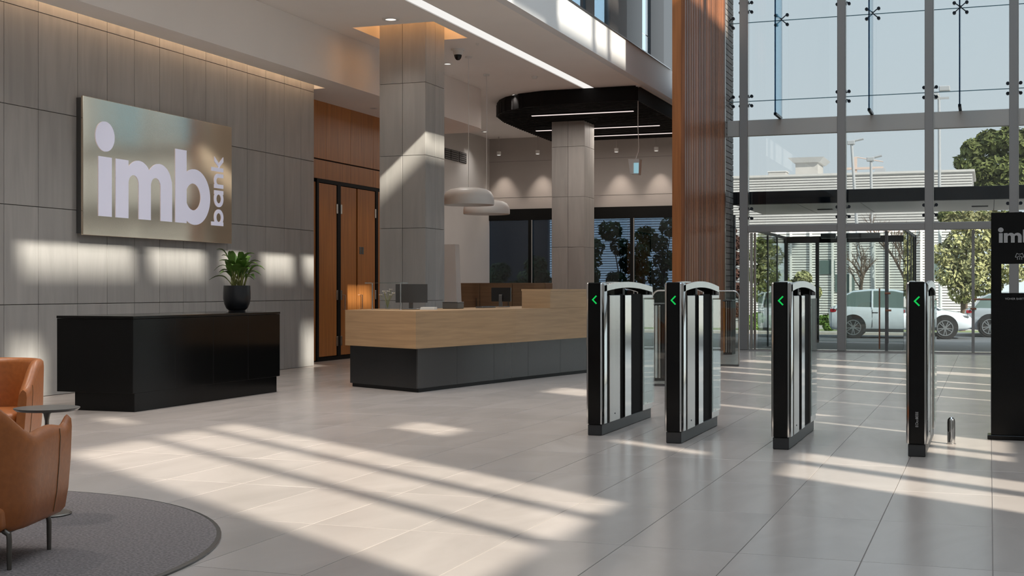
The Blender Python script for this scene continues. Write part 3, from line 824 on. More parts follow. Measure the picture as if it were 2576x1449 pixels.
# ---- pendant lamps
def pendant(cx, rim, top, x0, x1, Y, label):
    a, b = on_y(x0, rim, Y), on_y(x1, rim, Y)
    r = (b.x-a.x)/2*0.985; c = (a+b)/2; hgt = on_y(cx, top, Y).z - c.z
    t = thing('pendant_lamp', label, 'lamp', (c.x, Y, ZC), group='white dome pendant lamps')
    z0 = c.z-ZC
    pr = [(r*0.985, 0), (r, 0.02), (r, hgt*0.30), (r*0.97, hgt*0.52), (r*0.87, hgt*0.76), (r*0.70, hgt*0.90), (r*0.45, hgt*0.975), (r*0.15, hgt), (0, hgt)]
    inn = [(0, hgt-0.02), (r*0.45, hgt*0.975-0.02), (r*0.68, hgt*0.87), (r*0.84, hgt*0.72), (r*0.95, hgt*0.5), (r*0.975, hgt*0.28), (r*0.975, 0.005), (r*0.985, 0)]
    MB().lathe((0, 0, z0), inn + pr[1:], 48).build('shade', 'white_lamp', t, local=True, smooth=50)
    MB().lathe((0, 0, 0), [(0.006, z0+hgt), (0.006, 0)], 8).build('cable', 'white_paint', t, local=True, smooth=60)
    MB().lathe((0, 0, -0.03), [(0, 0), (0.06, 0), (0.06, 0.03)], 20).build('ceiling_rose', 'white_paint', t, local=True, smooth=30)
    MB().lathe((0, 0, z0+hgt*0.45), [(0, 0), (0.09, 0), (0.10, 0.05), (0.05, 0.12), (0, 0.12)], 20).build('bulb', 'white_paint', t, local=True, smooth=40)
pendant(1180, 516, 472, 1118, 1240, 22.6, 'upper white dome pendant lamp, nearer, over the reception')
pendant(1225, 539, 503, 1169, 1280, 24.6, 'lower white dome pendant lamp, partly hidden behind the other')

# ================================================================ LETTERING
def logo(place, parent, m, d0, d1, local=False):
    """imb + upright bank; place(u, v, d): u right, v down in artwork units"""
    def arc(cx, cy, r, a0, a1, n=18): return [(cx + r*math.cos(R(a0+(a1-a0)*k/n)), cy - r*math.sin(R(a0+(a1-a0)*k/n))) for k in range(n+1)]
    def B(mb, nm): return mb.build(nm, m, parent, local=local)
    i_ = MB().prism([(448, 624), (605, 624), (605, 1072), (448, 1072)], place, d0, d1); B(i_, 'letter_i')
    B(MB().prism(arc(526, 471, 113, 0, 352, 43), place, d0, d1), 'letter_dot')
    mpoly = [(654, 1072), (654, 624), (810, 624), (810, 676)]
    mpoly += [(x, 790-math.sqrt(175**2-(x-943)**2)) for x in range(820, 1076, 16)] + [(1076, 680)]
    mpoly += [(x, 788-math.sqrt(172**2-(x-1214)**2)) for x in range(1086, 1374, 16)] + [(1382, 750), (1386, 800), (1386, 1072), (1231, 1072)]
    mpoly += arc(1164.5, 799, 66.5, 0, 180) + [(1098, 1072), (942, 1072)] + arc(876, 799, 66, 0, 180) + [(810, 1072)]
    B(MB().prism(mpoly, place, d0, d1), 'letter_m')
    bl = MB().prism([(1434, 470), (1591, 470), (1591, 1072), (1434, 1072)], place, d0, d1)
    cx0, cy0 = 1709, 848
    n = 48; vs = []; fs = []
    for d in (d0, d1):
        vs += [place(cx0+232*math.cos(2*PI*k/n), cy0+233*math.sin(2*PI*k/n), d*0.999) for k in range(n)]
        vs += [place(1689+112*math.cos(2*PI*k/n), 848+112*math.sin(2*PI*k/n), d*0.999) for k in range(n)]
    for k in range(n):
        j = (k+1) % n
        fs += [(k, n+k, n+j, j), (2*n+k, 2*n+j, 3*n+j, 3*n+k), (k, j, 2*n+j, 2*n+k), (n+k, 3*n+k, 3*n+j, n+j)]
    bl.add(vs, fs)
    B(bl, 'letter_b')
    q = lambda u, v, d: place(2147-v, 1072-u, d)       # upright word: u along, v above its baseline
    rect = lambda mb, u0, u1, v0, v1: mb.prism([(u0, v0), (u1, v0), (u1, v1), (u0, v1)], q, d0, d1)
    q2 = lambda u, v, d: q(u, v, d*0.998)
    sm = MB(); rect(sm, 0, 33, 0, 184); sm.ring((71, 70), 71, 39, q2, d0, d1, 32); B(sm, 'letter_small_b')
    sm = MB(); rect(sm, 271, 304, 0, 139); sm.ring((232, 70), 71, 39, q2, d0, d1, 32); B(sm, 'letter_small_a')
    sm = MB()
    ar = [(324, 0), (324, 139), (357, 139), (357, 122)] + [(392+56*math.cos(R(a)), 86+55*math.sin(R(a))) for a in range(125, -1, -12)] + [(448, 0), (415, 0)]
    ar += [(386+29*math.cos(R(a)), 80+30*math.sin(R(a))) for a in range(0, 181, 15)] + [(357, 0)]
    sm.prism(ar, q, d0, d1); B(sm, 'letter_small_n')
    sm = MB(); rect(sm, 467, 500, 0, 184)
    sm.prism([(500, 62), (553, 137), (593, 137), (538, 70), (598, 0), (556, 0), (500, 70)], q2, d0, d1); B(sm, 'letter_small_k')

# ---- wall sign
XS = -10.88
sg = thing('wall_sign', 'mirror-bright bronze sign panel with white imb bank letters on the stone wall', 'sign', (XW, 15.62, 2.9))
c0, c1 = on_x(209, 240, XS), on_x(583, 320, XS)
c2 = on_x(581, 613, XS)
MB().box(XW, XS-0.03, c0.y+0.02, c1.y-0.02, c2.z+0.02, c0.z-0.02).build('sign_box', 'steel_dark', sg)
nv, nu = 14, 20
pnl = MB().bbox(XS-0.035, XS, c0.y, c1.y, c2.z, c0.z, 0.004, 1).build('face_panel', 'brass_panel', sg)
li, lr = on_x(247, 480, XS).y, on_x(561, 480, XS).y
su = (lr-li)/(2147-448.0)
zbase = on_x(247, 543, XS).z
logo(lambda u, v, d: (XS+d, li+(u-448)*su, zbase+(1072-v)*su), sg, 'letter_lit', 0.0, 0.008)

# ================================================================ FURNITURE
# ---- black counter with plant
ct = thing('black_counter', 'long glossy black counter against the stone wall', 'counter', (-9.15, 13.4, 0))
bx0, bx1, by0, by1, zc_ = -9.66, -8.66, 11.87, 14.98, 1.035
MB().bbox(bx0, bx1, by0, by1, 0.20, zc_-0.03, 0.004, 1).build('body', 'gloss_black', ct)
MB().bbox(bx0-0.004, bx1+0.004, by0-0.004, by1+0.004, zc_-0.028, zc_, 0.004, 1).build('top', 'gloss_black', ct)
MB().box(bx0+0.22, bx1-0.003, by0+0.03, by1-0.08, 0.0, 0.20).build('plinth', 'gloss_black', ct)
for k in range(1, 4):
    y = by0+(by1-by0)*k/4
    MB().box(bx1-0.002, bx1+0.001, y-0.002, y+0.002, 0.21, zc_-0.035).build('panel_joint', 'matte_black', ct)

pp = on_x(596, 788, -9.15)
pt = thing('potted_plant', 'leafy green plant in a round black pot on the black counter', 'plant', (pp.x, pp.y, zc_))
k_ = (on_x(630, 760, -9.15)-on_x(562, 760, -9.15)).length*0.345/2*1.0
rp_ = 34.0/F*(pp.x*-sT + pp.y*cT)
hp = 66.0/F*(pp.x*-sT + pp.y*cT)
MB().lathe((0, 0, 0), [(0, 0), (rp_*0.62, 0), (rp_*0.64, hp*0.03), (rp_*0.60, hp*0.055), (rp_*0.78, hp*0.14), (rp_*0.92, hp*0.30), (rp_, hp*0.5), (rp_*1.0, hp*0.75), (rp_*0.97, hp), (rp_*0.91, hp), (rp_*0.92, hp*0.86), (0, hp*0.86)], 40).build('pot', 'pot_black', pt, local=True, smooth=40)
MB().lathe((0, 0, hp*0.86), [(rp_*0.9, 0), (rp_*0.5, 0.012), (0, 0.018)], 24).build('soil', 'soil', pt, local=True, smooth=40)
def leaf(parent, base, tip, width, droop, name='leaf'):
    """arching blade from base to tip with a folded midrib, on its stalk"""
    b, t2 = Vector(base), Vector(tip)
    side = (t2-b).cross(Vector((0, 0, 1)))
    side = side.normalized() if side.length > 1e-4 else Vector((1, 0, 0))
    n = 9; secs = []
    pts = []
    ctl = b.lerp(t2, 0.35); ctl.z = max(b.z, t2.z) + droop*1.3
    for k in range(n+1):
        s = k/n
        pts.append(b*(1-s)**2 + ctl*2*s*(1-s) + t2*s*s)
    for k in range(n+1):
        s = k/n
        w = width*max(0.03, math.sin(PI*min(1, max(0, (s-0.30)/0.70))**0.75)) if s > 0.3 else 0.006
        secs.append([pts[k]-side*w + Vector((0, 0, w*0.35)), pts[k], pts[k]+side*w + Vector((0, 0, w*0.35)), pts[k]-Vector((0, 0, 0.003))])
    o = MB().loft(secs).build(name, 'leaf_green', parent, local=True, smooth=60)
    MB().tube([p-Vector((0, 0, 0.004)) for p in pts[:5]], [0.007, 0.0065, 0.006, 0.004, 0.002], 6).build('stalk', 'stem_green', o, local=True, smooth=60)
    return o
# leaf tips as (right, up, towards camera) from the pot's axis, in metres
S_ = (pp.x*-sT + pp.y*cT)/F
cr = Vector((cT, sT, 0)); cf = Vector((sT, -cT, 0))
tips = [(-49, 91, 10, .022, .05), (-28, 84, -30, .03, .03), (-12, 86, 20, .03, .02), (4, 76, -20, .028, .02), (46, 80, 10, .034, .05), (56, 60, -20, .036, .07), (74, 40, 20, .026, .13), (38, 66, 40, .036, .05), (20, 62, 45, .04, .03), (-16, 60, 45, .04, .03), (-38, 62, 30, .035, .05), (52, 16, 30, .03, .12), (35, 15, -45, .02, .10), (-68, 14, 10, .022, .11), (-50, 34, -20, .03, .09), (-66, 38, -35, .008, .17), (10, 70, 5, .03, .02), (28, 48, -50, .04, .06), (-30, 48, -45, .035, .06), (42, 40, 50, .035, .07), (0, 50, 55, .04, .05), (15, 84, 25, .025, .02), (60, 52, 35, .03, .09), (-42, 76, -15, .026, .05), (30, 74, -35, .03, .04), (-22, 70, -50, .03, .04), (48, 30, -40, .03, .10), (-34, 28, 45, .03, .09), (62, 26, 5, .028, .12), (8, 58, -55, .035, .05)]
for (u, w, d, wd, dr_) in tips:
    a = random.uniform(0, 2*PI)
    base = Vector((0.05*math.cos(a), 0.05*math.sin(a), hp*0.88)) + cr*(u*S_*0.10)
    tip = cr*(u*S_) + cf*(d*S_) + Vector((0, 0, hp + w*S_))
    leaf(pt, base, tip, wd*1.75, dr_)

# ---- reception desk
A, B_, C_, D_ = Vector((-8.21, 16.09)), Vector((-6.89, 15.39)), Vector((-6.39, 17.74)), Vector((-5.98, 20.1))
def bez(t): return B_.lerp(D_, t) + Vector((0.10, -0.0))*(-4*t*(1-t))*0.35
front = [bez(k/10) for k in range(11)]
D2 = front[-1]
inn = [Vector((-7.6, 21.0)), Vector((-8.2, 17.2))]
def off(pts, d):
    c = Vector((-7.3, 18.0)); out = []
    for p in pts: out.append(p + (p-c).normalized()*d)
    return out
rd = thing('reception_desk', 'oak reception counter on a dark metal base', 'desk', (-7.3, 18, 0))
MB().prism(off([A]+front+inn, -0.04), lambda u, v, d: (u, v, d), 0.0, 0.05).build('plinth', 'matte_black', rd)
def strip(a, b, th, z0, z1, nm, m):
    d = (b-a).normalized(); n = Vector((-d.y, d.x))
    return MB().prism([a, b, b+n*th, a+n*th], lambda u, v, q: (u, v, q), z0, z1).build(nm, m, rd)
strip(A, B_-Vector((0.012, -0.006)), 0.02, 0.05, 0.575, 'end_panel', 'desk_metal_end')
for k in range(5):
    a, b = front[2*k], front[2*k+2]
    e2 = (b-a).normalized()*0.002
    m2 = MB()
    d = (b-a).normalized(); n = Vector((-d.y, d.x))
    mid = front[2*k+1]
    m2.prism([a+e2, mid, b-e2, b-e2+n*0.02, mid+n*0.02, a+e2+n*0.02], lambda u, v, q: (u, v, q), 0.05, 0.575).build('base_panel', 'desk_metal', rd)
W = off([A]+front, 0.085)
za_, zb2 = 0.565, 1.045
inner = off([A]+front, -0.02)
wp = W + [Vector((-7.4, 20.9)), Vector((-7.55, 19.5)), Vector((-7.7, 17.2)), Vector((-8.4, 17.3))]
MB().prism([Vector((p.x, p.y)) for p in W + list(reversed(off([A]+front, -0.05)))], lambda u, v, q: (u, v, q), za_, zb2-0.03).build('oak_apron', 'oak', rd)
MB().prism(wp, lambda u, v, q: (u, v, q), zb2-0.03, zb2).build('oak_top', 'oak', rd)
rw = off(front[7:], 0.09)  # raised section of the desk itself, split off as its own object
raised_end = thing('oak_hutch', 'raised oak hutch standing on the right end of the reception desk', 'hutch', (rw[2].x-0.2, rw[2].y, zb2))
MB().prism(rw + list(reversed(off(front[7:], -0.35))), lambda u, v, q: (u, v, q), zb2+0.001, 1.30).build('carcass', 'oak', raised_end)
MB().prism(off(front[7:], 0.095) + list(reversed(off(front[7:], -0.36))), lambda u, v, q: (u, v, q), 1.301, 1.33).build('top', 'oak', raised_end)
# rear credenza of dark oak
cz = thing('credenza', 'dark oak credenza behind the reception desk', 'cabinet', (-9.6, 25.4, 0))
MB().bbox(-10.6, -8.45, 25.2, 25.65, 0.06, 1.46, 0.006, 1).build('body', 'dark_oak', cz)
MB().box(-10.5, -8.55, 25.26, 25.6, 0.0, 0.06).build('plinth', 'matte_black', cz)
for k in range(3):
    x0 = -10.58 + k*0.71
    dd = MB().bbox(x0+0.005, x0+0.70, 25.18, 25.2, 0.08, 1.44, 0.003, 1).build('cabinet_door', 'dark_oak', cz)
    MB().box(x0+0.62, x0+0.64, 25.165, 25.18, 0.9, 1.15).build('handle', 'bronze_metal', dd)
# white banner stand behind the column
p = on_y(1136, 790, 24.0)
bs = thing('banner_stand', 'tall white tapering stand right of the front column', 'stand', (p.x, 24.0, 0))
zt_ = on_y(1136, 615, 24.0).z
MB().loft([[(-0.19, -0.14, 0.03), (0.20, -0.14, 0.03), (0.20, 0.14, 0.03), (-0.19, 0.14, 0.03)], [(-0.15, -0.11, zt_), (0.12, -0.11, zt_), (0.12, 0.11, zt_), (-0.15, 0.11, zt_)]]).build('panel', 'white_paint', bs, local=True)
MB().bbox(-0.24, 0.25, -0.2, 0.2, 0, 0.03, 0.008, 1).build('foot', 'steel', bs, local=True)

def monitor(px, py, Y, w, hgt, yaw, label, curved):
    c = on_y(px, py, Y)
    t = thing('monitor', label, 'monitor', (c.x, Y, zb2), yaw, group='monitors on the reception desk')
    z0 = c.z-zb2
    n = 8; secs = []
    for k in range(n+1):
        s = k/n-0.5; dep = (0.05 if curved else 0.0)*(1-4*s*s)
        secs.append([(s*w, -dep, z0-hgt/2), (s*w, -dep-0.028, z0-hgt/2), (s*w, -dep-0.028, z0+hgt/2), (s*w, -dep, z0+hgt/2)])
    MB().loft(secs).build('back_shell', 'monitor_back' if curved else 'screen_black', t, local=True, smooth=40)
    MB().loft([[(q[0][0]*0.96, q[0][1]+0.003, z0-hgt*0.46), (q[0][0]*0.96, q[0][1]-0.002, z0-hgt*0.46), (q[0][0]*0.96, q[0][1]-0.002, z0+hgt*0.46), (q[0][0]*0.96, q[0][1]+0.003, z0+hgt*0.46)] for q in secs]).build('screen', 'screen_black', t, local=True, smooth=40)
    MB().bbox(-0.03, 0.03, -0.05, -0.03, 0.01, z0, 0.005, 1).build('neck', 'steel_dark', t, local=True)
    MB().bbox(-0.11, 0.11, -0.13, 0.08, 0.0, 0.012, 0.005, 1).build('foot', 'steel_dark', t, local=True)
monitor(1036, 738, 16.9, 0.46, 0.26, R(8), 'large monitor seen from behind on the left of the oak desk', True)
monitor(1262, 741, 19.6, 0.34, 0.22, R(-6), 'black monitor on the oak desk, second from the left', False)
# keyboard tray, papers and flower vase on the desk
p = on_y(1140, 773, 17.6)
t = thing('desk_box', 'low dark box on the oak desk beside the large monitor', 'box', (p.x, 17.6, zb2))
MB().bbox(-0.12, 0.12, -0.12, 0.12, 0, 0.09, 0.008, 1).build('case', 'table_top', t, local=True)
MB().bbox(-0.122, 0.122, -0.122, 0.122, 0.09, 0.10, 0.004, 1).build('lid', 'steel_dark', t, local=True)
p = on_y(1245, 772, 18.6)
t = thing('keyboard', 'grey keyboard lying on the oak desk in front of the black monitor', 'keyboard', (p.x-0.15, 18.6, zb2), R(80))
MB().bbox(-0.2, 0.2, -0.06, 0.06, 0, 0.02, 0.005, 1).build('tray', 'steel_dark', t, local=True)
for r_ in range(3):
    MB().bbox(-0.185, 0.185, -0.05+r_*0.034, -0.022+r_*0.034, 0.02, 0.026, 0.002, 1).build('key_row', 'matte_black', t, local=True)
p = on_y(1078, 775, 16.7)
t = thing('paper_stack', 'short stack of white paper beside the large monitor', 'paper', (p.x-0.02, 16.75, zb2), R(15))
for k in range(3): MB().box(-0.1+0.004*k, 0.1, -0.14, 0.14-0.005*k, 0.012*k, 0.012*k+0.011).build('sheet_bundle', 'paper_white', t, local=True)
# vase of pale flowers
p = on_y(975, 775, 16.6)
vs_ = thing('flower_vase', 'glass vase of pale flowers at the left end of the oak desk', 'vase', (p.x, 16.6, zb2))
MB().lathe((0, 0, 0), [(0, 0), (0.035, 0), (0.04, 0.05), (0.025, 0.11), (0.032, 0.15), (0.028, 0.15), (0.02, 0.11), (0.034, 0.05), (0.03, 0.008), (0, 0.008)], 20).build('vase', 'glass_clear', vs_, local=True, smooth=40)
for k in range(7):
    a = k*2.4; r_ = 0.05+0.05*(k % 3)
    tip = Vector((math.cos(a)*r_, math.sin(a)*r_, 0.20+0.025*(k % 4)))
    o = MB().tube([(0, 0, 0.02), (tip.x*0.3, tip.y*0.3, 0.12), tip], 0.003, 5).build('flower_stem', 'stem_green', vs_, local=True)
    fl = MB()
    for q in range(5):
        b = q*2*PI/5
        fl.add([tip, tip+Vector((math.cos(b)*0.02, math.sin(b)*0.02, 0.012)), tip+Vector((math.cos(b+0.6)*0.03, math.sin(b+0.6)*0.03, 0.004)), tip+Vector((math.cos(b+1.2)*0.02, math.sin(b+1.2)*0.02, 0.012))], [(0, 1, 2, 3)])
    fl.build('blossom', 'flower_white', o, local=True)
# glass guest shelf on posts
p0, p1 = on_y(932, 712, 16.5), on_y(1005, 712, 16.3)
t = thing('glass_shelf', 'small raised glass shelf at the left end of the oak desk', 'shelf', ((p0.x+p1.x)/2, 16.45, zb2))
wd = (p1.x-p0.x)/2; zsf = p0.z-zb2
MB().bbox(-wd, wd, -0.13, 0.13, zsf-0.008, zsf+0.008, 0.003, 1).build('shelf_pane', 'glass_gate', t, local=True)
for sx in (-0.8, 0.8): MB().lathe((sx*wd, 0, 0), [(0, 0), (0.02, 0), (0.008, 0.01), (0.008, zsf-0.008), (0, zsf-0.008)], 12).build('shelf_post', 'chrome', t, local=True, smooth=40)

# ---- turnstile gates
def make_gate(label, loc, L, wdt):
    t = thing('turnstile_gate', label, 'gate', loc, 0, 'row of turnstile gates')
    hw = wdt/2; Hg = 1.385
    # black front with chrome edges
    MB().bbox(-hw*0.70, hw*0.70, -0.012, 0.10, 0.10, Hg, 0.008, 2).build('front_panel', 'gloss_black', t, local=True)
    for s in (-1, 1):
        secs = []
        for z in (0.105, Hg-0.02, Hg-0.004):
            i_ = 0.01 if z > Hg-0.01 else 0.0
            secs.append([(s*(hw*0.70), -0.014+i_, z), (s*(hw*0.86), -0.010+i_, z), (s*(hw*0.96-i_), 0.010, z), (s*(hw-i_), 0.035, z), (s*(hw-i_), 0.12, z), (s*hw*0.7, 0.12, z)])
        MB().loft(secs).build('edge_profile', 'chrome', t, local=True, smooth=50)
    MB().bbox(-hw*0.80, hw*0.80, 0.004, L-0.02, 0.0, 0.10, 0.006, 1).build('toe_kick', 'toe_dark', t, local=True)
    MB().bbox(-hw*0.62, hw*0.62, 0.10, L-0.1, 0.10, 1.26, 0.004, 1).build('core', 'matte_black', t, local=True)
    segs = [(0.115, 0.31, 'steel'), (0.315, 0.40, 'slot_black'), (0.405, 0.53, 'chrome'), (0.535, 0.77, 'slot_black'), (0.775, 0.985, 'steel')]
    for s in (-1, 1):
        for a, b, m in segs:
            x0, x1 = s*hw*0.62, s*hw*(0.99 if m != 'slot_black' else 0.80)
            z1 = 1.27 if m != 'slot_black' else 1.28
            o = MB().bbox(min(x0, x1), max(x0, x1), a*L, b*L, 0.10, z1, 0.004, 1).build('side_panel', m, t, local=True)
            if m == 'steel':
                for zz in (0.17,):
                    MB().lathe((0, 0, 0), [(0, 0), (0.007, 0), (0.007, 0.003), (0, 0.003)], 10).build('screw', 'fitting_dark', o, local=True)
                    sc = o.children[0]; sc.location = (s*hw*0.99, (a*0.5+b*0.5)*L, zz); sc.rotation_euler = (0, s*PI/2, 0)
    # arched glass/steel cap
    n = 14; top = []
    for k in range(n+1):
        q = k/n; y = 0.03 + q*(L-0.05)
        top.append((y, 1.335 + 0.062*math.sin(PI*(0.12+0.80*q))))
    pl = [(y, z) for y, z in top] + [(y, z-0.055) for y, z in reversed(top)]
    for s in (-1, 1):
        MB().prism(pl, lambda u, v, d, s=s: (s*d, u, v), hw*0.72, hw*1.0).build('cap_rail', 'steel', t, local=True, smooth=30)
    MB().prism([(y, z-0.012) for y, z in top] + [(y, z-0.022) for y, z in reversed(top)], lambda u, v, d: (d, u, v), -hw*0.72, hw*0.72).build('cap_cover', 'gloss_black', t, local=True, smooth=30)
    for y in (0.12, L*0.46, L-0.10):
        MB().box(-hw*0.5, hw*0.5, y-0.04, y+0.04, 1.26, 1.34).build('cap_support', 'matte_black', t, local=True)
    MB().bbox(-hw, hw, L-0.035, L, 0.10, 1.33, 0.01, 2).build('end_cap', 'chrome', t, local=True)
    # glass wings drawn into the housing, edges showing
    for s in (-1, 1):
        MB().box(s*hw*1.05-0.003, s*hw*1.05+0.003, L*0.79, L*1.015, 0.16, 1.24).build('glass_wing', 'glass_gate', t, local=True)
    # green arrow
    ar = [(-0.020, 1.230), (0.014, 1.270), (0.022, 1.262), (-0.006, 1.230), (0.022, 1.198), (0.014, 1.190)]
    MB().prism([(u*1.15, 1.23+(v-1.23)*1.0) for u, v in ar], lambda u, v, d: (u, d, v), -0.0145, -0.0125).build('arrow_light', 'arrow_green', t, local=True)
    return t
gl = ['steel turnstile gate on the far left, closest to the oak desk', 'second steel turnstile gate from the oak desk', 'third steel turnstile gate, between the second gate and the right-hand gate', 'right-hand steel turnstile gate, nearest the steel bollard']
gpos = [(-3.36, 11.42, 0), (-2.55, 11.06, 0), (-1.62, 10.94, 0), (-0.54, 10.83, 0)]
L_ = [1.86, 1.62, 1.66, 1.66]
gates = []
for k in range(4): gates.append(make_gate(gl[k], gpos[k], L_[k], 0.165))
def text(body, name, m, parent, size, loc, rot, align='LEFT', ex=0.0006):
    cu = bpy.data.curves.new(name, 'FONT'); cu.body = body; cu.size = size; cu.align_x = align; cu.extrude = ex
    cu.materials.append(MATS[m])
    tmp = bpy.data.objects.new(name + '_curve', cu); COL.objects.link(tmp)
    dg = bpy.context.evaluated_depsgraph_get()
    me = bpy.data.meshes.new_from_object(tmp.evaluated_get(dg)); me.name = name
    bpy.data.objects.remove(tmp)
    o = bpy.data.objects.new(name, me); COL.objects.link(o); o.parent = parent; o.location = loc; o.rotation_euler = rot
    return o
text('EOo:8EEE', 'maker_mark', 'letter_grey', gates[3], 0.030, (0.012, -0.0135, 0.235), (R(90), R(-90), 0))

# ---- black totem with logo, see-through window and caption
tp = on_z(2493, 1105)
tt = thing('sign_totem', 'tall black glass totem sign with imb logo and window', 'sign', (tp.x, tp.y, 0))
Wt, Ht = 0.82, 2.0
um = (tp.x*-sT+tp.y*cT)/F                       # metres per pixel there
X0w, X1w, Z0w, Z1w = 23*um/cT, 23*um/cT+0.42, H-(737-HY)*um, H-(664-HY)*um
fm = MB()
for x0, x1, z0, z1 in ((0, Wt, 0.04, Z0w), (0, Wt, Z1w, Ht), (0, X0w, Z0w, Z1w), (X1w, Wt, Z0w, Z1w)): fm.box(x0, x1, 0, 0.10, z0, z1)
fm.build('panel', 'gloss_black', tt, local=True)
MB().box(X0w, X1w, 0.045, 0.055, Z0w, Z1w).build('window_pane', 'glass_door', tt, local=True)
MB().bbox(0.30, 0.62, -0.12, -0.002, 0.0, 0.14, 0.01, 2).build('foot_block', 'matte_black', tt, local=True)
MB().bbox(-0.03, Wt+0.03, -0.04, 0.16, 0.0, 0.04, 0.006, 1).build('base_plate', 'gloss_black', tt, local=True)
us = 0.0535*um
logo(lambda u, v, d: (17.5*um/cT+(u-448)*us/cT, -d, H-(611-HY)*um+(1072-v)*us), tt, 'letter_grey', 0.0, 0.006, local=True)
ic = MB()
xi_, zi_ = 63*um/cT, H-(644-HY)*um
def seg(a, b, w=0.0022):
    a, b = Vector(a), Vector(b); d = (b-a).normalized(); n = Vector((-d.y, d.x))*w
    ic.prism([a+n, b+n, b-n, a-n], lambda u, v, q: (xi_+u, -q, zi_+v), 0.0, 0.003)
pts_ = [(-0.036, -0.012), (-0.022, 0.022), (-0.012, 0.015), (0.0, 0.015), (0.012, 0.015), (0.022, 0.022), (0.036, -0.012), (0.018, -0.012), (0.0, 0.0), (-0.018, -0.012), (-0.036, -0.012)]
for a, b in zip(pts_[:-1], pts_[1:]): seg(a, b)
for x in (-0.018, 0.0, 0.018): seg((x, -0.012), (x, -0.034)); seg((x-0.004, -0.030), (x+0.004, -0.030))
ic.build('pictogram', 'letter_grey', tt, local=True)
MB().lathe((0, 0, 0), [(0, 0), (0.006, 0), (0.006, 0.002), (0, 0.002)], 12).build('dot_mark', 'letter_grey', tt, local=True)
tt.children[-1].location = (58*um/cT, -0.001, H-(741.5-HY)*um); tt.children[-1].rotation_euler = (R(90), 0, 0)
text('VOHER BARTOOE', 'caption', 'letter_grey', tt, 0.026, (31*um/cT, -0.002, H-(754-HY)*um), (R(90), 0, 0))

# ---- bollard
p = on_z(2393, 1117)
t = thing('bollard', 'short stainless steel bollard beside the black totem', 'bollard', p)
MB().lathe((0, 0, 0), [(0, 0), (0.032, 0), (0.032, 0.19), (0.029, 0.212), (0.018, 0.227), (0, 0.232)], 28).build('post', 'chrome', t, local=True, smooth=40)
MB().lathe((0, 0, 0), [(0.033, 0), (0.04, 0), (0.04, 0.006), (0.033, 0.008)], 28).build('floor_ring', 'steel', t, local=True, smooth=40)

# ---- glass barriers behind the gates and steel pedestals
def barrier(x0, x1, y, z1, label, round_left):
    t = thing('glass_barrier', label, 'barrier', ((x0+x1)/2, y, 0), group='glass barriers behind the gates')
    w = (x1-x0)/2; r_ = 0.10
    if round_left: po = [(-w, 0.03)] + [(-w+r_-r_*math.cos(R(a)), z1-r_+r_*math.sin(R(a))) for a in range(0, 91, 15)] + [(w, z1), (w, 0.03)]
    else: po = [(-w, 0.03), (-w, z1)] + [(w-r_+r_*math.sin(R(a)), z1-r_+r_*math.cos(R(a))) for a in range(0, 91, 15)] + [(w, 0.03)]
    MB().prism(po, lambda u, v, d: (u, d, v), -0.006, 0.006).build('pane', 'glass_gate', t, local=True)
    path = po[:-1] if round_left else po[1:]
    MB().tube([(u, 0, v) for u, v in path], 0.012, 8).build('edge_rail', 'steel', t, local=True, smooth=50)
    MB().box(-w, w, -0.03, 0.03, 0, 0.03).build('floor_channel', 'steel_dark', t, local=True)
yb_ = 17.6
barrier(on_y(1641, 800, yb_).x, on_y(1740, 800, yb_).x, yb_, on_y(1660, 731, yb_).z, 'round-cornered glass barrier left of the second turnstile gate', True)
yb2 = 22.6
barrier(on_y(1790, 800, yb2).x, on_y(1859, 800, yb2).x, yb2, on_y(1845, 732, yb2).z, 'round-cornered glass barrier right of the second turnstile gate', False)
def ribbed(px0, px1, Y, ztop, label, cols):
    a, b = on_y(px0, 800, Y).x, on_y(px1, 800, Y).x
    t = thing('ribbed_pedestal', label, 'pedestal', ((a+b)/2, Y, 0), group='ribbed steel pedestals behind the gates')
    w = (b-a)/2; n = len(cols)
    MB().bbox(-w, w, 0.02, 0.4, 0.0, ztop, 0.008, 1).build('body', 'matte_black', t, local=True)
    for k, m in enumerate(cols):
        x0 = -w + 2*w*k/n
        MB().bbox(x0+0.006, x0+2*w/n-0.006, -0.03, 0.02, 0.04, ztop-0.01, 0.012, 2).build('rib', m, t, local=True)
    MB().bbox(-w-0.01, w+0.01, -0.04, 0.41, ztop, ztop+0.02, 0.006, 1).build('top_plate', 'steel_dark', t, local=True)
yp = 18.6
ribbed(1630, 1690, yp, on_y(1650, 766, yp).z, 'ribbed steel pedestal standing behind the first glass barrier', ['door_wood', 'white_paint', 'white_paint', 'steel', 'matte_black', 'steel', 'matte_black'])
yp = 26.6
ribbed(1819, 1841, yp, on_y(1830, 757, yp).z, 'ribbed steel pedestal at the foot of the timber blade wall', ['door_wood', 'steel', 'steel_dark', 'steel_dark'])

# ---- lounge corner: rug, chairs, side table
rc, rr = Vector((-5.6, 5.0)), 2.03
rg = MB().lathe((0, 0, 0), [(0, 0.001), (rr-0.005, 0.001), (rr, 0.006), (rr-0.004, 0.012), (rr-0.03, 0.014), (0, 0.014)], 96).build('rug', 'rug', smooth=40)
rg.location = (rc.x, rc.y, 0)
tag(rg, 'round grey woven rug under the lounge chairs', 'rug')
rb = MB().lathe((0, 0, 0), [(rr-0.004, 0.001), (rr+0.008, 0.002), (rr+0.008, 0.009), (rr-0.004, 0.013)], 96).build('binding', 'table_top', rg, local=True, smooth=40)

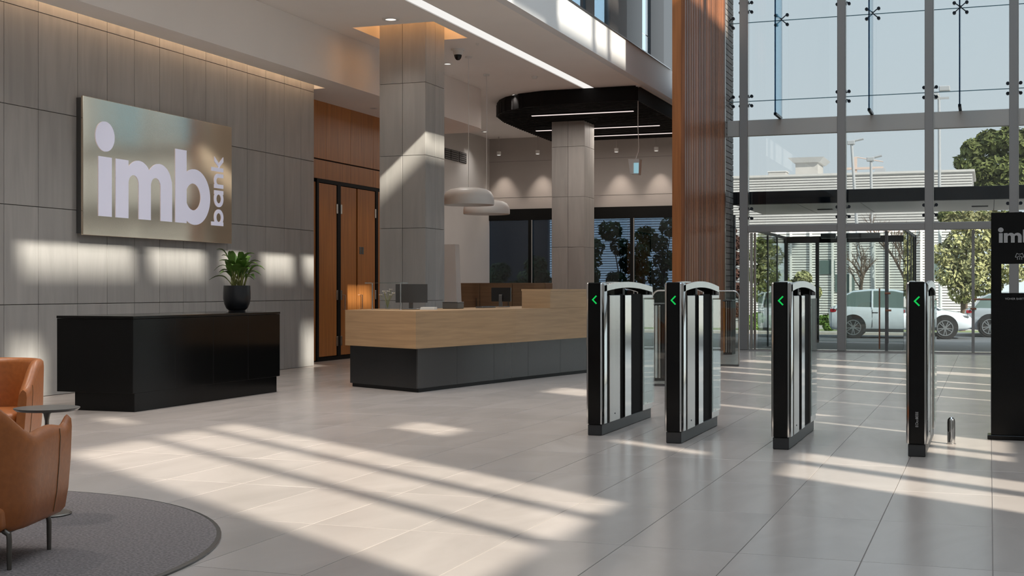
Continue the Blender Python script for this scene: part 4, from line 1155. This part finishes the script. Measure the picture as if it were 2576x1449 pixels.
def tub_chair(label, loc, rz, peaked=True):
    """faces local +Y"""
    t = thing('lounge_chair', label, 'chair', loc, rz, 'tan leather lounge chairs')
    hw, dp = 0.375, 0.36
    n = 48; outer = []
    for k in range(n+1):
        q = k/n                                     # right arm front -> back -> left arm front
        if q < 0.27: x, y = hw, dp - (dp+0.05)*(q/0.27)
        elif q > 0.73: x, y = -hw, dp - (dp+0.05)*((1-q)/0.27)
        else:
            a = PI*(q-0.27)/0.46
            x, y = hw*math.cos(a), -0.05 - 0.34*math.sin(a)**0.9
        c = min(q, 1-q)*2                            # 0 at arm tips, 1 at back
        if peaked:
            if c < 0.09: z = 0.67 - 0.05*math.sin(PI/2*c/0.09)
            elif c < 0.55: z = 0.62 + 0.02*math.sin(PI*(c-0.09)/0.46)
            else: z = 0.62 + 0.19*(0.5-0.5*math.cos(PI*min(1, (c-0.55)/0.30)))
        else: z = 0.60 + 0.20*(0.5-0.5*math.cos(PI*min(1, max(0, c-0.05)/0.50)))
        outer.append((x, y, z, c))
    secs = []
    for x, y, z, c in outer:
        nn = Vector((x, y+0.02, 0)).normalized()
        if abs(abs(x)-hw) < 1e-6: nn = Vector((math.copysign(1, x), 0, 0))
        P = lambda d, zz: (x - nn.x*d, y - nn.y*d, zz)
        th = 0.085 if c > 0.15 else 0.055+0.03*c/0.15
        secs.append([P(0.105, 0.165), P(0.06, 0.172), P(0.035, 0.20), P(0.018, 0.30), P(0.006, 0.45), P(0.0, z-0.06), P(0.004, z-0.02), P(0.02, z-0.004), P(th*0.5, z), P(th-0.015, z-0.012), P(th, z-0.04), P(th+0.01, 0.50), P(th+0.02, 0.36), P(th+0.02, 0.24)])
    MB().loft(secs).build('shell', 'leather', t, local=True, smooth=55)
    MB().bbox(-hw+0.09, hw-0.09, -0.30, dp+0.005, 0.18, 0.30, 0.03, 3).build('seat_base', 'leather', t, local=True, smooth=50)
    MB().bbox(-hw+0.085, hw-0.085, -0.28, dp-0.01, 0.30, 0.43, 0.045, 4).build('seat_cushion', 'leather', t, local=True, smooth=50)
    for k in (5, 43):
        s = secs[k]; s2 = [Vector(q)+(Vector((math.copysign(0.0015, q[0]), 0, 0))) for q in s[2:7]]
        MB().tube(s2, 0.0022, 6).build('seam', 'dark_oak', t, local=True)
    for sx in (-1, 1):
        MB().tube([(sx*0.27, -0.20, 0.172), (sx*0.27, 0.24, 0.172)], 0.014, 8).build('leg_rail', 'bronze_metal', t, local=True)
        for y0 in (-0.22, 0.24):
            MB().tube([(sx*0.27, y0, 0.18), (sx*0.297, y0*1.03, 0.165), (sx*0.30, y0*1.04, 0.14), (sx*0.30, y0*1.04, 0.001)], [0.014, 0.014, 0.013, 0.011], 10).build('leg', 'bronze_metal', t, local=True, smooth=40)
    return t
CHZ = 0.014
tub_chair('tan leather lounge chair in front, seen from its side', (-4.65, 5.07, CHZ), R(18))
tub_chair('tan leather lounge chair behind the side table, facing the camera', (-6.99, 7.83, 0), R(205), False)
p = on_z(118, 1300)
t = thing('side_table', 'small round metal side table between the lounge chairs', 'table', (p.x, p.y, CHZ))
zt3 = 0.605
MB().lathe((0, 0, 0), [(0, zt3), (0.005, zt3), (0.17, zt3), (0.185, zt3+0.012), (0.185, zt3+0.016), (0, zt3+0.016)], 48).build('table_top', 'table_top', t, local=True, smooth=30)
MB().lathe((0, 0, 0), [(0, 0.012), (0.012, 0.012), (0.012, zt3-0.06), (0.02, zt3-0.02), (0.045, zt3), (0, zt3)], 20).build('stem', 'bronze_metal', t, local=True, smooth=40)
MB().lathe((0, 0, 0), [(0, 0), (0.135, 0), (0.14, 0.006), (0.13, 0.012), (0, 0.014)], 40).build('base', 'bronze_metal', t, local=True, smooth=30)

# ================================================================ OUTSIDE
ZG = -0.25
gy0 = YF+0.12
struct(MB().box(-60, 60, YF+0.1, 40.6, ZG-0.1, ZG+0.0).box(-5.6, 8, YF+0.1, YF+5.2, ZG, -0.02).build('ground_forecourt', 'paving'), 'paved forecourt outside the entrance', 'pavement')
struct(MB().box(-60, 60, 40.6, 47.5, ZG-0.14, ZG-0.02).build('ground_road', 'asphalt'), 'asphalt road in front of the building', 'road')
struct(MB().box(-60, 60, 47.5, 49.2, ZG-0.12, ZG+0.06).build('ground_kerb', 'paving'), 'pale pavement on the far side of the road', 'pavement')
struct(MB().box(-150, 150, 53.0, 260, ZG-0.2, ZG+0.02).build('ground_far', 'paving'), 'pale ground around the slatted building', 'ground')
struct(MB().box(-150, 150, 49.2, 53.0, ZG-0.2, ZG+0.02).build('ground_verge', 'grass'), 'grass verge across the road', 'ground')
struct(MB().box(XR+0.4, 60, -30, YF+0.1, ZG-0.2, ZG).build('ground_side', 'paving'), 'paved ground beside the building', 'pavement')
struct(MB().box(-60, -7.0, YR+0.35, 40.6, ZG-0.05, ZG+0.02).build('ground_garden', 'grass'), 'planted strip behind the rear windows', 'ground')

# ---- slatted building across the street
YO = 62.0
bl = thing('slatted_building', 'long pale building across the street clad in horizontal slats', 'building', (-10, YO, ZG))
xL, xE = -60.0, on_y(2446, 440, YO).x
zr_ = on_y(2150, 437, YO).z
MB().box(xL, xE, YO+0.1, YO+6, ZG, zr_-0.05).build('wall', 'cladding_gap', bl)
sl = MB()
ns_ = 58
for k in range(ns_):
    z = ZG + (zr_-ZG)*(k+0.08)/ns_
    sl.box(xL, xE, YO, YO+0.1, z, z+(zr_-ZG)/ns_*0.72)
o = sl.build('slat_cladding', 'cladding', bl); o['kind'] = 'stuff'
MB().box(xL, xE+0.1, YO-0.05, YO+6, zr_-0.05, zr_+0.05).build('roof_edge', 'cladding', bl)
for px in (1955, 1990, 2040, 2095, 2140, 2200, 2235, 2285, 2318):
    x = on_y(px, 600, YO).x; MB().box(x-0.05, x+0.05, YO-0.12, YO, ZG, zr_-2.3).build('downpipe', 'cladding', bl)
for px0, px1, py0, py1 in ((2062, 2100, 655, 690), (2100, 2150, 690, 735), (2330, 2420, 640, 700)):
    a, b = on_y(px0, py0, YO-0.02), on_y(px1, py1, YO-0.02)
    MB().box(a.x, b.x, YO-0.03, YO, b.z, a.z).build('window', 'car_glass', bl)
# hut on the roof
a, b = on_y(2001, 405, YO+2.2), on_y(2057, 438, YO+2.2)
ht = thing('roof_hut', 'small plant room with overhanging flat roof on the slatted building', 'building', ((a.x+b.x)/2, YO+3.2, zr_+0.05))
wz, hzt = (b.x-a.x)/2, on_y(2030, 405, YO+2.2).z-zr_
MB().box(-wz, wz, -1, 1.2, 0, hzt-0.12).build('wall', 'concrete', ht, local=True)
MB().loft([[(-wz-0.1, -1.1, hzt-0.12), (wz+0.1, -1.1, hzt-0.12), (wz+0.1, 1.3, hzt-0.12), (-wz-0.1, 1.3, hzt-0.12)], [(-wz-0.32, -1.35, hzt+0.1), (wz+0.32, -1.35, hzt+0.1), (wz+0.32, 1.5, hzt+0.1), (-wz-0.32, 1.5, hzt+0.1)]]).build('roof', 'cladding', ht, local=True)
a = on_y(1957, 436, YO+1.5)
rb_ = thing('roof_unit', 'low pale ventilation box on the slatted roof', 'vent', (a.x, YO+1.6, zr_+0.05))
MB().bbox(-0.42, 0.42, -0.4, 0.4, 0, 0.24, 0.02, 1).build('case', 'concrete', rb_, local=True)
MB().bbox(-0.46, 0.46, -0.44, 0.44, 0.24, 0.29, 0.01, 1).build('lid', 'cladding', rb_, local=True)

# ---- lamp posts and crane
def lamp(px0, px1, py, Y, arm, label, r=0.07, twin=False):
    base, top = on_y(px0, 735, Y), on_y(px1, py, Y)
    t = thing('street_lamp', label, 'lamp post', (base.x, Y, ZG))
    dx = top.x-base.x; hz_ = top.z-ZG
    MB().tube([(0, 0, 0), (dx, 0, hz_)], [r, r*0.7], 10).build('pole', 'pole_grey', t, local=True, smooth=40)
    if twin:
        for s in (-1, 1):
            MB().bbox(dx+s*0.22-0.22, dx+s*0.22+0.22, -0.18, 0.18, hz_-0.1+0.25*(s > 0), hz_+0.12+0.25*(s > 0), 0.03, 1).build('floodlight', 'pole_grey', t, local=True)
        MB().box(dx-0.4, dx+0.4, -0.05, 0.05, hz_-0.16, hz_-0.08).build('bracket', 'pole_grey', t, local=True)
    else:
        MB().tube([(dx-0.1, 0, hz_), (dx+arm, 0, hz_+0.12)], 0.05, 8).build('arm', 'crane_paint' if arm > 1 else 'pole_grey', t, local=True, smooth=40)
        MB().bbox(dx-0.18, dx+0.14, -0.1, 0.1, hz_-0.12, hz_+0.06, 0.02, 1).build('lamp_head', 'pole_grey', t, local=True)
lamp(2172, 2142, 357, 58, 0.5, 'leaning grey street lamp behind the second mullion', 0.085)
lamp(2197, 2191, 399, 58.5, 0.45, 'short grey street lamp right of the leaning one', 0.08)
lamp(2366, 2362, 240, 57, 0, 'tall twin-headed floodlight post right of the third mullion', 0.08, twin=True)
Yc = 160
a, b = on_y(2152, 424, Yc), on_y(2222, 424, Yc)
t = thing('tower_crane', 'distant pale orange tower crane above the roofline', 'crane', (a.x, Yc, ZG))
tm_ = on_y(2150, 395, Yc).z-ZG; jz = a.z-ZG
MB().box(-0.18, 0.18, -0.18, 0.18, 0, tm_).build('mast', 'crane_paint', t, local=True)
L2 = b.x-a.x
MB().box(-1.0, L2, -0.3, -0.1, jz-0.12, jz+0.12).box(-1.0, L2, 0.1, 0.3, jz-0.12, jz+0.12).build('jib', 'crane_paint', t, local=True)
MB().tube([(0, 0, tm_), (L2, 0, jz+0.7)], 0.06, 5).build('stay', 'crane_paint', t, local=True)
MB().box(L2*0.7, L2*0.7+1.2, -0.5, 0.5, jz-0.9, jz-0.1).build('trolley', 'pole_grey', t, local=True)

# ---- trees and shrubs
def foliage(blobs, n, size, seed):
    rnd = random.Random(seed); m = MB()
    wts = [b[3]**2 for b in blobs]
    for _ in range(n):
        b = rnd.choices(blobs, wts)[0]
        while True:
            d = Vector((rnd.uniform(-1, 1), rnd.uniform(-1, 1), rnd.uniform(-1, 1)))
            if 0.05 < d.length < 1: break
        d = d.normalized()*(d.length**0.6)
        c = Vector((b[0], b[1], b[2])) + Vector((d.x*b[3], d.y*b[3], d.z*b[3]*0.85))
        nrm = (d + Vector((rnd.uniform(-1, 1), rnd.uniform(-1, 1), rnd.uniform(-0.3, 1))).normalized()*0.9).normalized()
        u = nrm.orthogonal().normalized(); u = Matrix.Rotation(rnd.uniform(0, 6.28), 3, nrm) @ u; v = nrm.cross(u)
        s = size*rnd.uniform(0.6, 1.3)
        m.add([c-u*s, c+v*s*0.45+nrm*s*0.1, c+u*s, c-v*s*0.45+nrm*s*0.1], [(0, 1, 2, 3)])
    return m
def tree(name, label, x, y, blobs, n, size, m, trunk_h, tr=0.14, seed=1, group=None, cat='tree', z=ZG):
    t = thing(name, label, cat, (x, y, z), group=group)
    foliage(blobs, n, size, seed).build('foliage', m, t, local=True)
    tk = MB(); tk.tube([(0, 0, 0), (tr*0.4, 0, trunk_h*0.5), (0, tr*0.3, trunk_h)], [tr, tr*0.8, tr*0.55], 8)
    for b in blobs[:6]: tk.tube([(0, tr*0.3, trunk_h*0.92), (b[0]*0.5, b[1]*0.5, (trunk_h+b[2])*0.5), (b[0], b[1], b[2])], [tr*0.45, tr*0.3, tr*0.1], 6)
    tk.build('trunk', 'bark', t, local=True, smooth=50)
    return t
def rel(pts, x, y, Y, base):
    out = []
    for px, py, rpx in pts:
        c = on_y(px, py, Y); s = (c.x*-sT+Y*cT)/F
        out.append((c.x-x, random.uniform(-0.4, 0.4)*rpx*s, c.z-base, rpx*s))
    return out
def ptree(name, label, Y, cx, pts, n, size, m, trunk_h, **kw):
    x = on_y(cx, 700, Y).x
    return tree(name, label, x, Y, rel(pts, x, 0, Y, ZG), n, size, m, trunk_h, **kw)
ptree('tree', 'tall bushy green tree rising behind the right end of the slatted building', 72, 2500,
      [(2425, 408, 24), (2450, 375, 30), (2490, 355, 34), (2540, 350, 36), (2580, 360, 40), (2465, 430, 40), (2520, 420, 50), (2580, 430, 50), (2620, 380, 50), (2430, 460, 26), (2490, 480, 40), (2560, 480, 50)], 9000, 0.19, 'tree_leaf', 6, tr=0.3, seed=3)
ptree('tree', 'loose green street tree in front of the slatted wall, seen through the right-hand door', 52, 2420,
      [(2375, 640, 34), (2415, 610, 38), (2460, 600, 36), (2395, 690, 42), (2445, 670, 46), (2490, 640, 40), (2425, 730, 40), (2480, 710, 44), (2520, 600, 40), (2540, 680, 44), (2440, 555, 34), (2500, 560, 36), (2395, 560, 26)], 6000, 0.11, 'tree_leaf_light', 1.6, tr=0.12, seed=5)
ptree('tree', 'leafy green street tree seen through the left-hand door pane', 50, 1925,
      [(1905, 640, 24), (1935, 625, 26), (1900, 690, 26), (1930, 680, 34), (1960, 700, 24), (1925, 735, 34), (1970, 735, 24), (1910, 610, 16)], 3200, 0.09, 'tree_leaf', 1.0, tr=0.10, seed=8)
ptree('shrub', 'pale leafy shrub left of the white car, behind the third turnstile gate', 51, 2015,
      [(1995, 720, 20), (2020, 700, 22), (2045, 735, 22), (2010, 755, 22)], 2600, 0.085, 'tree_leaf_light', 0.5, tr=0.05, seed=9, cat='shrub')
ptree('tree', 'dark tree with red leaves between the brick pier and the first mullion', 46, 1842,
      [(1845, 610, 22), (1850, 650, 20), (1838, 690, 22), (1852, 730, 22), (1845, 780, 24), (1835, 580, 16)], 3500, 0.08, 'red_leaf', 1.0, tr=0.09, seed=10)
for i, (px, lab) in enumerate(((1896, 'clipped green bush at the left end of the verge'), (1956, 'clipped green bush between the door post and third gate'), (2085, 'clipped green bush just behind the white car tail'))):
    ptree('bush', lab, 49.6, px, [(px-12, 806, 16), (px+10, 800, 17), (px, 820, 15)], 900, 0.08, 'hedge_leaf', 0.2, tr=0.03, seed=20+i, cat='bush', group='bushes on the verge')
ptree('hedge_plant', 'climbing hedge under the canopy edge at the right', 56, 2430,
      [(2380, 545, 20), (2410, 548, 20), (2440, 550, 20), (2470, 548, 20), (2500, 552, 20), (2530, 550, 24)], 3000, 0.10, 'tree_leaf', 4.0, tr=0.06, seed=31, cat='hedge')
# bare tree
def branch(m, p, d, l, r_, dep, rnd):
    q = p + d*l
    m.tube([p, p.lerp(q, 0.5)+Vector((rnd.uniform(-1, 1), rnd.uniform(-1, 1), 0))*l*0.05, q], [r_, r_*0.85, r_*0.65], 5)
    if dep == 0: return
    for _ in range(3):
        nd = (d + Vector((rnd.uniform(-1, 1), rnd.uniform(-1, 1), rnd.uniform(-0.1, 0.7)))*0.75).normalized()
        branch(m, p.lerp(q, rnd.uniform(0.55, 1)), nd, l*rnd.uniform(0.55, 0.78), r_*0.6, dep-1, rnd)
for i, (px, Y, hh, lab) in enumerate(((2165, 55, 1.4, 'leafless brown street tree beyond the white car'), (2290, 58, 1.9, 'leafless reddish tree branching in front of the slatted wall'))):
    x = on_y(px, 700, Y).x
    t = thing('bare_tree', lab, 'tree', (x, Y, ZG))
    rnd = random.Random(50+i); m = MB(); branch(m, Vector((0, 0, 0)), Vector((0, 0, 1)), hh, 0.09, 5, rnd)
    m.build('branches', 'bark', t, local=True, smooth=60)
# garden shrubs behind the rear windows
for i, px in enumerate((1243, 1302, 1365, 1510, 1562, 1618, 1668)):
    Y = YR+2.0+1.3*(i % 2)
    x = on_y(px, 700, Y).x
    lab = ['rear garden shrub at the left window edge', 'rear garden shrub behind the first window pane', 'rear garden shrub left of the back column', 'rear garden shrub right of the back column', 'rear garden shrub before the right window post', 'rear garden shrub after the right window post', 'rear garden shrub beside the timber blade wall'][i]
    hgt = [1.9, 1.7, 2.1, 2.6, 3.0, 2.9, 3.1][i]
    tree('garden_shrub', lab, x, Y, [(random.uniform(-.3, .3), random.uniform(-.3, .3), hgt*(0.3+0.16*k), 0.30+0.05*(k % 2)) for k in range(6)], 1500, 0.085, 'tree_leaf', hgt*0.6, tr=0.05, seed=70+i, cat='shrub', group='shrubs in the rear garden')
gw = thing('garden_wall', 'dark brick garden wall behind the rear windows', 'wall', (-10, YR+4.5, ZG))
MB().box(-18, -13.2, YR+4.4, YR+4.6, ZG, 3.6).box(-13.2, -7.4, YR+4.4, YR+4.6, ZG, 1.3).build('masonry', 'upper_panel', gw)
MB().box(-18, -13.2, YR+4.35, YR+4.65, 3.6, 3.66).build('coping', 'concrete', gw)

# ---- cars
def car(label, loc, rz, body, L, hgt, k=1.0):
    t = thing('car', label, 'car', loc, rz, 'cars parked across the street')
    hw = 0.88
    st = [(0.00, .50, .55, .80), (0.04, .66, .34, .96), (0.12, .80, .26, 1.02), (0.5, .86, .22, 1.04), (1.2, .88, .20, 1.02), (2.2, .88, .20, .99), (3.1, .88, .20, .96), (3.45, .87, .21, .93), (3.85, .84, .24, .86), (4.2, .76, .28, .76), (4.34, .62, .34, .66), (4.40, .46, .42, .58)]
    sx = L/4.4; sz = hgt/1.58
    secs = []
    for x, w, z0, z1 in st:
        z0 *= sz; z1 *= sz; zm = (z0+z1)/2
        half = [(w*0.86, z0), (w*0.97, z0+(z1-z0)*0.14), (w, zm), (w*0.985, z1-(z1-z0)*0.18), (w*0.93, z1-(z1-z0)*0.04), (w*0.6, z1)]
        secs.append([(x*sx, y, z) for y, z in half] + [(x*sx, -y, z) for y, z in reversed(half)])
    MB().loft(secs).build('body', body, t, local=True, smooth=40)
    cab = [(0.25, 1.0, .72), (0.42, 1.32, .70), (0.75, 1.50, .66), (1.3, 1.555, .64), (2.0, 1.545, .64), (2.5, 1.44, .66), (3.0, 1.20, .70), (3.42, .95, .74)]
    gsec = []; rsec = []
    for x, z1, w in cab:
        z1 *= sz; zb_ = 0.93*sz
        gsec.append([(x*sx, 0.82, zb_-0.04), (x*sx, 0.82+(w-0.82)*0.1, zb_), (x*sx, w+0.01, max(zb_+0.005, z1-0.03)), (x*sx, -w-0.01, max(zb_+0.005, z1-0.03)), (x*sx, -(0.82+(w-0.82)*0.1), zb_), (x*sx, -0.82, zb_-0.04)])
    MB().loft(gsec).build('window_glass', 'car_glass', t, local=True, smooth=30)
    for x, z1, w in cab[1:6]:
        z1 *= sz; rsec.append([(x*sx, w+0.02, z1-0.05), (x*sx, w*0.9, z1+0.005), (x*sx, 0, z1+0.025), (x*sx, -w*0.9, z1+0.005), (x*sx, -w-0.02, z1-0.05), (x*sx, -w*0.9, z1-0.05), (x*sx, w*0.9, z1-0.05)])
    MB().loft(rsec).build('roof', body, t, local=True, smooth=50)
    for s in (-1, 1):
        for p0, p1 in (((0.20, 0.93), (0.55, 1.42)), ((1.36, 0.93), (1.36, 1.53)), ((2.45, 0.93), (2.36, 1.46)), ((3.40, 0.93), (2.42, 1.46))):
            q = lambda p: Vector((p[0]*sx, s*(0.83+(0.66-0.83)*(p[1]-0.93)/0.6), p[1]*sz))
            MB().tube([q(p0), q(p1)], 0.035, 6).build('pillar', body, t, local=True)
        for x in (0.78*sx, 3.55*sx):
            MB().tube([(x, s*0.60, 0.36), (x, s*0.885, 0.36)], 0.405, 28).build('wheel_arch', 'rubber', t, local=True, smooth=40)
            wh = MB().tube([(x, s*0.70, 0.335), (x, s*0.90, 0.335)], 0.335, 32).build('wheel', 'rubber', t, local=True, smooth=40)
            m = MB(); m.ring((x, 0.335), 0.255, 0.225, lambda u, v, d: (u, s*d, v), 0.895, 0.915, 28)
            for a in range(10):
                aa = 2*PI*a/10 + (0.12 if a % 2 else -0.12)
                c, sn = math.cos(aa), math.sin(aa)
                po = [(x+0.04*c-0.016*sn, 0.335+0.04*sn+0.016*c), (x+0.235*c-0.014*sn, 0.335+0.235*sn+0.014*c), (x+0.235*c+0.014*sn, 0.335+0.235*sn-0.014*c), (x+0.04*c+0.016*sn, 0.335+0.04*sn-0.016*c)]
                m.prism(po, lambda u, v, d: (u, s*d, v), 0.897, 0.912)
            m.ring((x, 0.335), 0.06, 0.001, lambda u, v, d: (u, s*d, v), 0.896, 0.916, 16)
            m.build('rim', 'alloy', wh, local=True)
        for x in (1.45, 2.5):
            MB().bbox(x*sx-0.09, x*sx+0.09, s*0.87-0.015, s*0.87+0.02, 0.80*sz, 0.83*sz, 0.006, 1).build('door_handle', 'steel_dark', t, local=True)
        for x in (1.36, 2.42, 3.12):
            MB().box(x*sx-0.006, x*sx+0.006, s*0.874-0.004, s*0.874+0.008, 0.34, 0.9*sz).build('door_gap', 'fitting_dark', t, local=True)
        MB().bbox(2.75*sx-0.08, 2.75*sx+0.08, s*0.95-0.1, s*0.95+0.1, 0.96*sz, 1.08*sz, 0.03, 2).build('mirror', body, t, local=True)
        MB().bbox(0.06*sx, 0.42*sx, s*0.70-0.11, s*0.70+0.11, 0.82*sz, 0.93*sz, 0.02, 2).build('tail_lamp', 'lamp_red', t, local=True)
        MB().bbox(4.02*sx, 4.26*sx, s*0.64-0.13, s*0.64+0.10, 0.66*sz, 0.74*sz, 0.02, 2).build('headlamp', 'alloy', t, local=True)
        MB().bbox(1.05*sx, 3.15*sx, s*0.86-0.03, s*0.86+0.025, 0.19, 0.30, 0.01, 1).build('sill', 'steel_dark', t, local=True)
    return t
rw_ = on_z(2160, 851, ZG)
Yc1 = 44.2
xr = on_y(2079, 800, Yc1).x
car('white hatchback car parked outside the entrance doors', (xr, Yc1+0.9, ZG+0.0), R(3), 'car_white', 4.55, 1.60)
x2 = on_y(2425, 800, 46.5).x
car('silver car parked further right behind the white car', (x2, 47.6, ZG+0.0), R(0), 'car_silver', 4.6, 1.50)
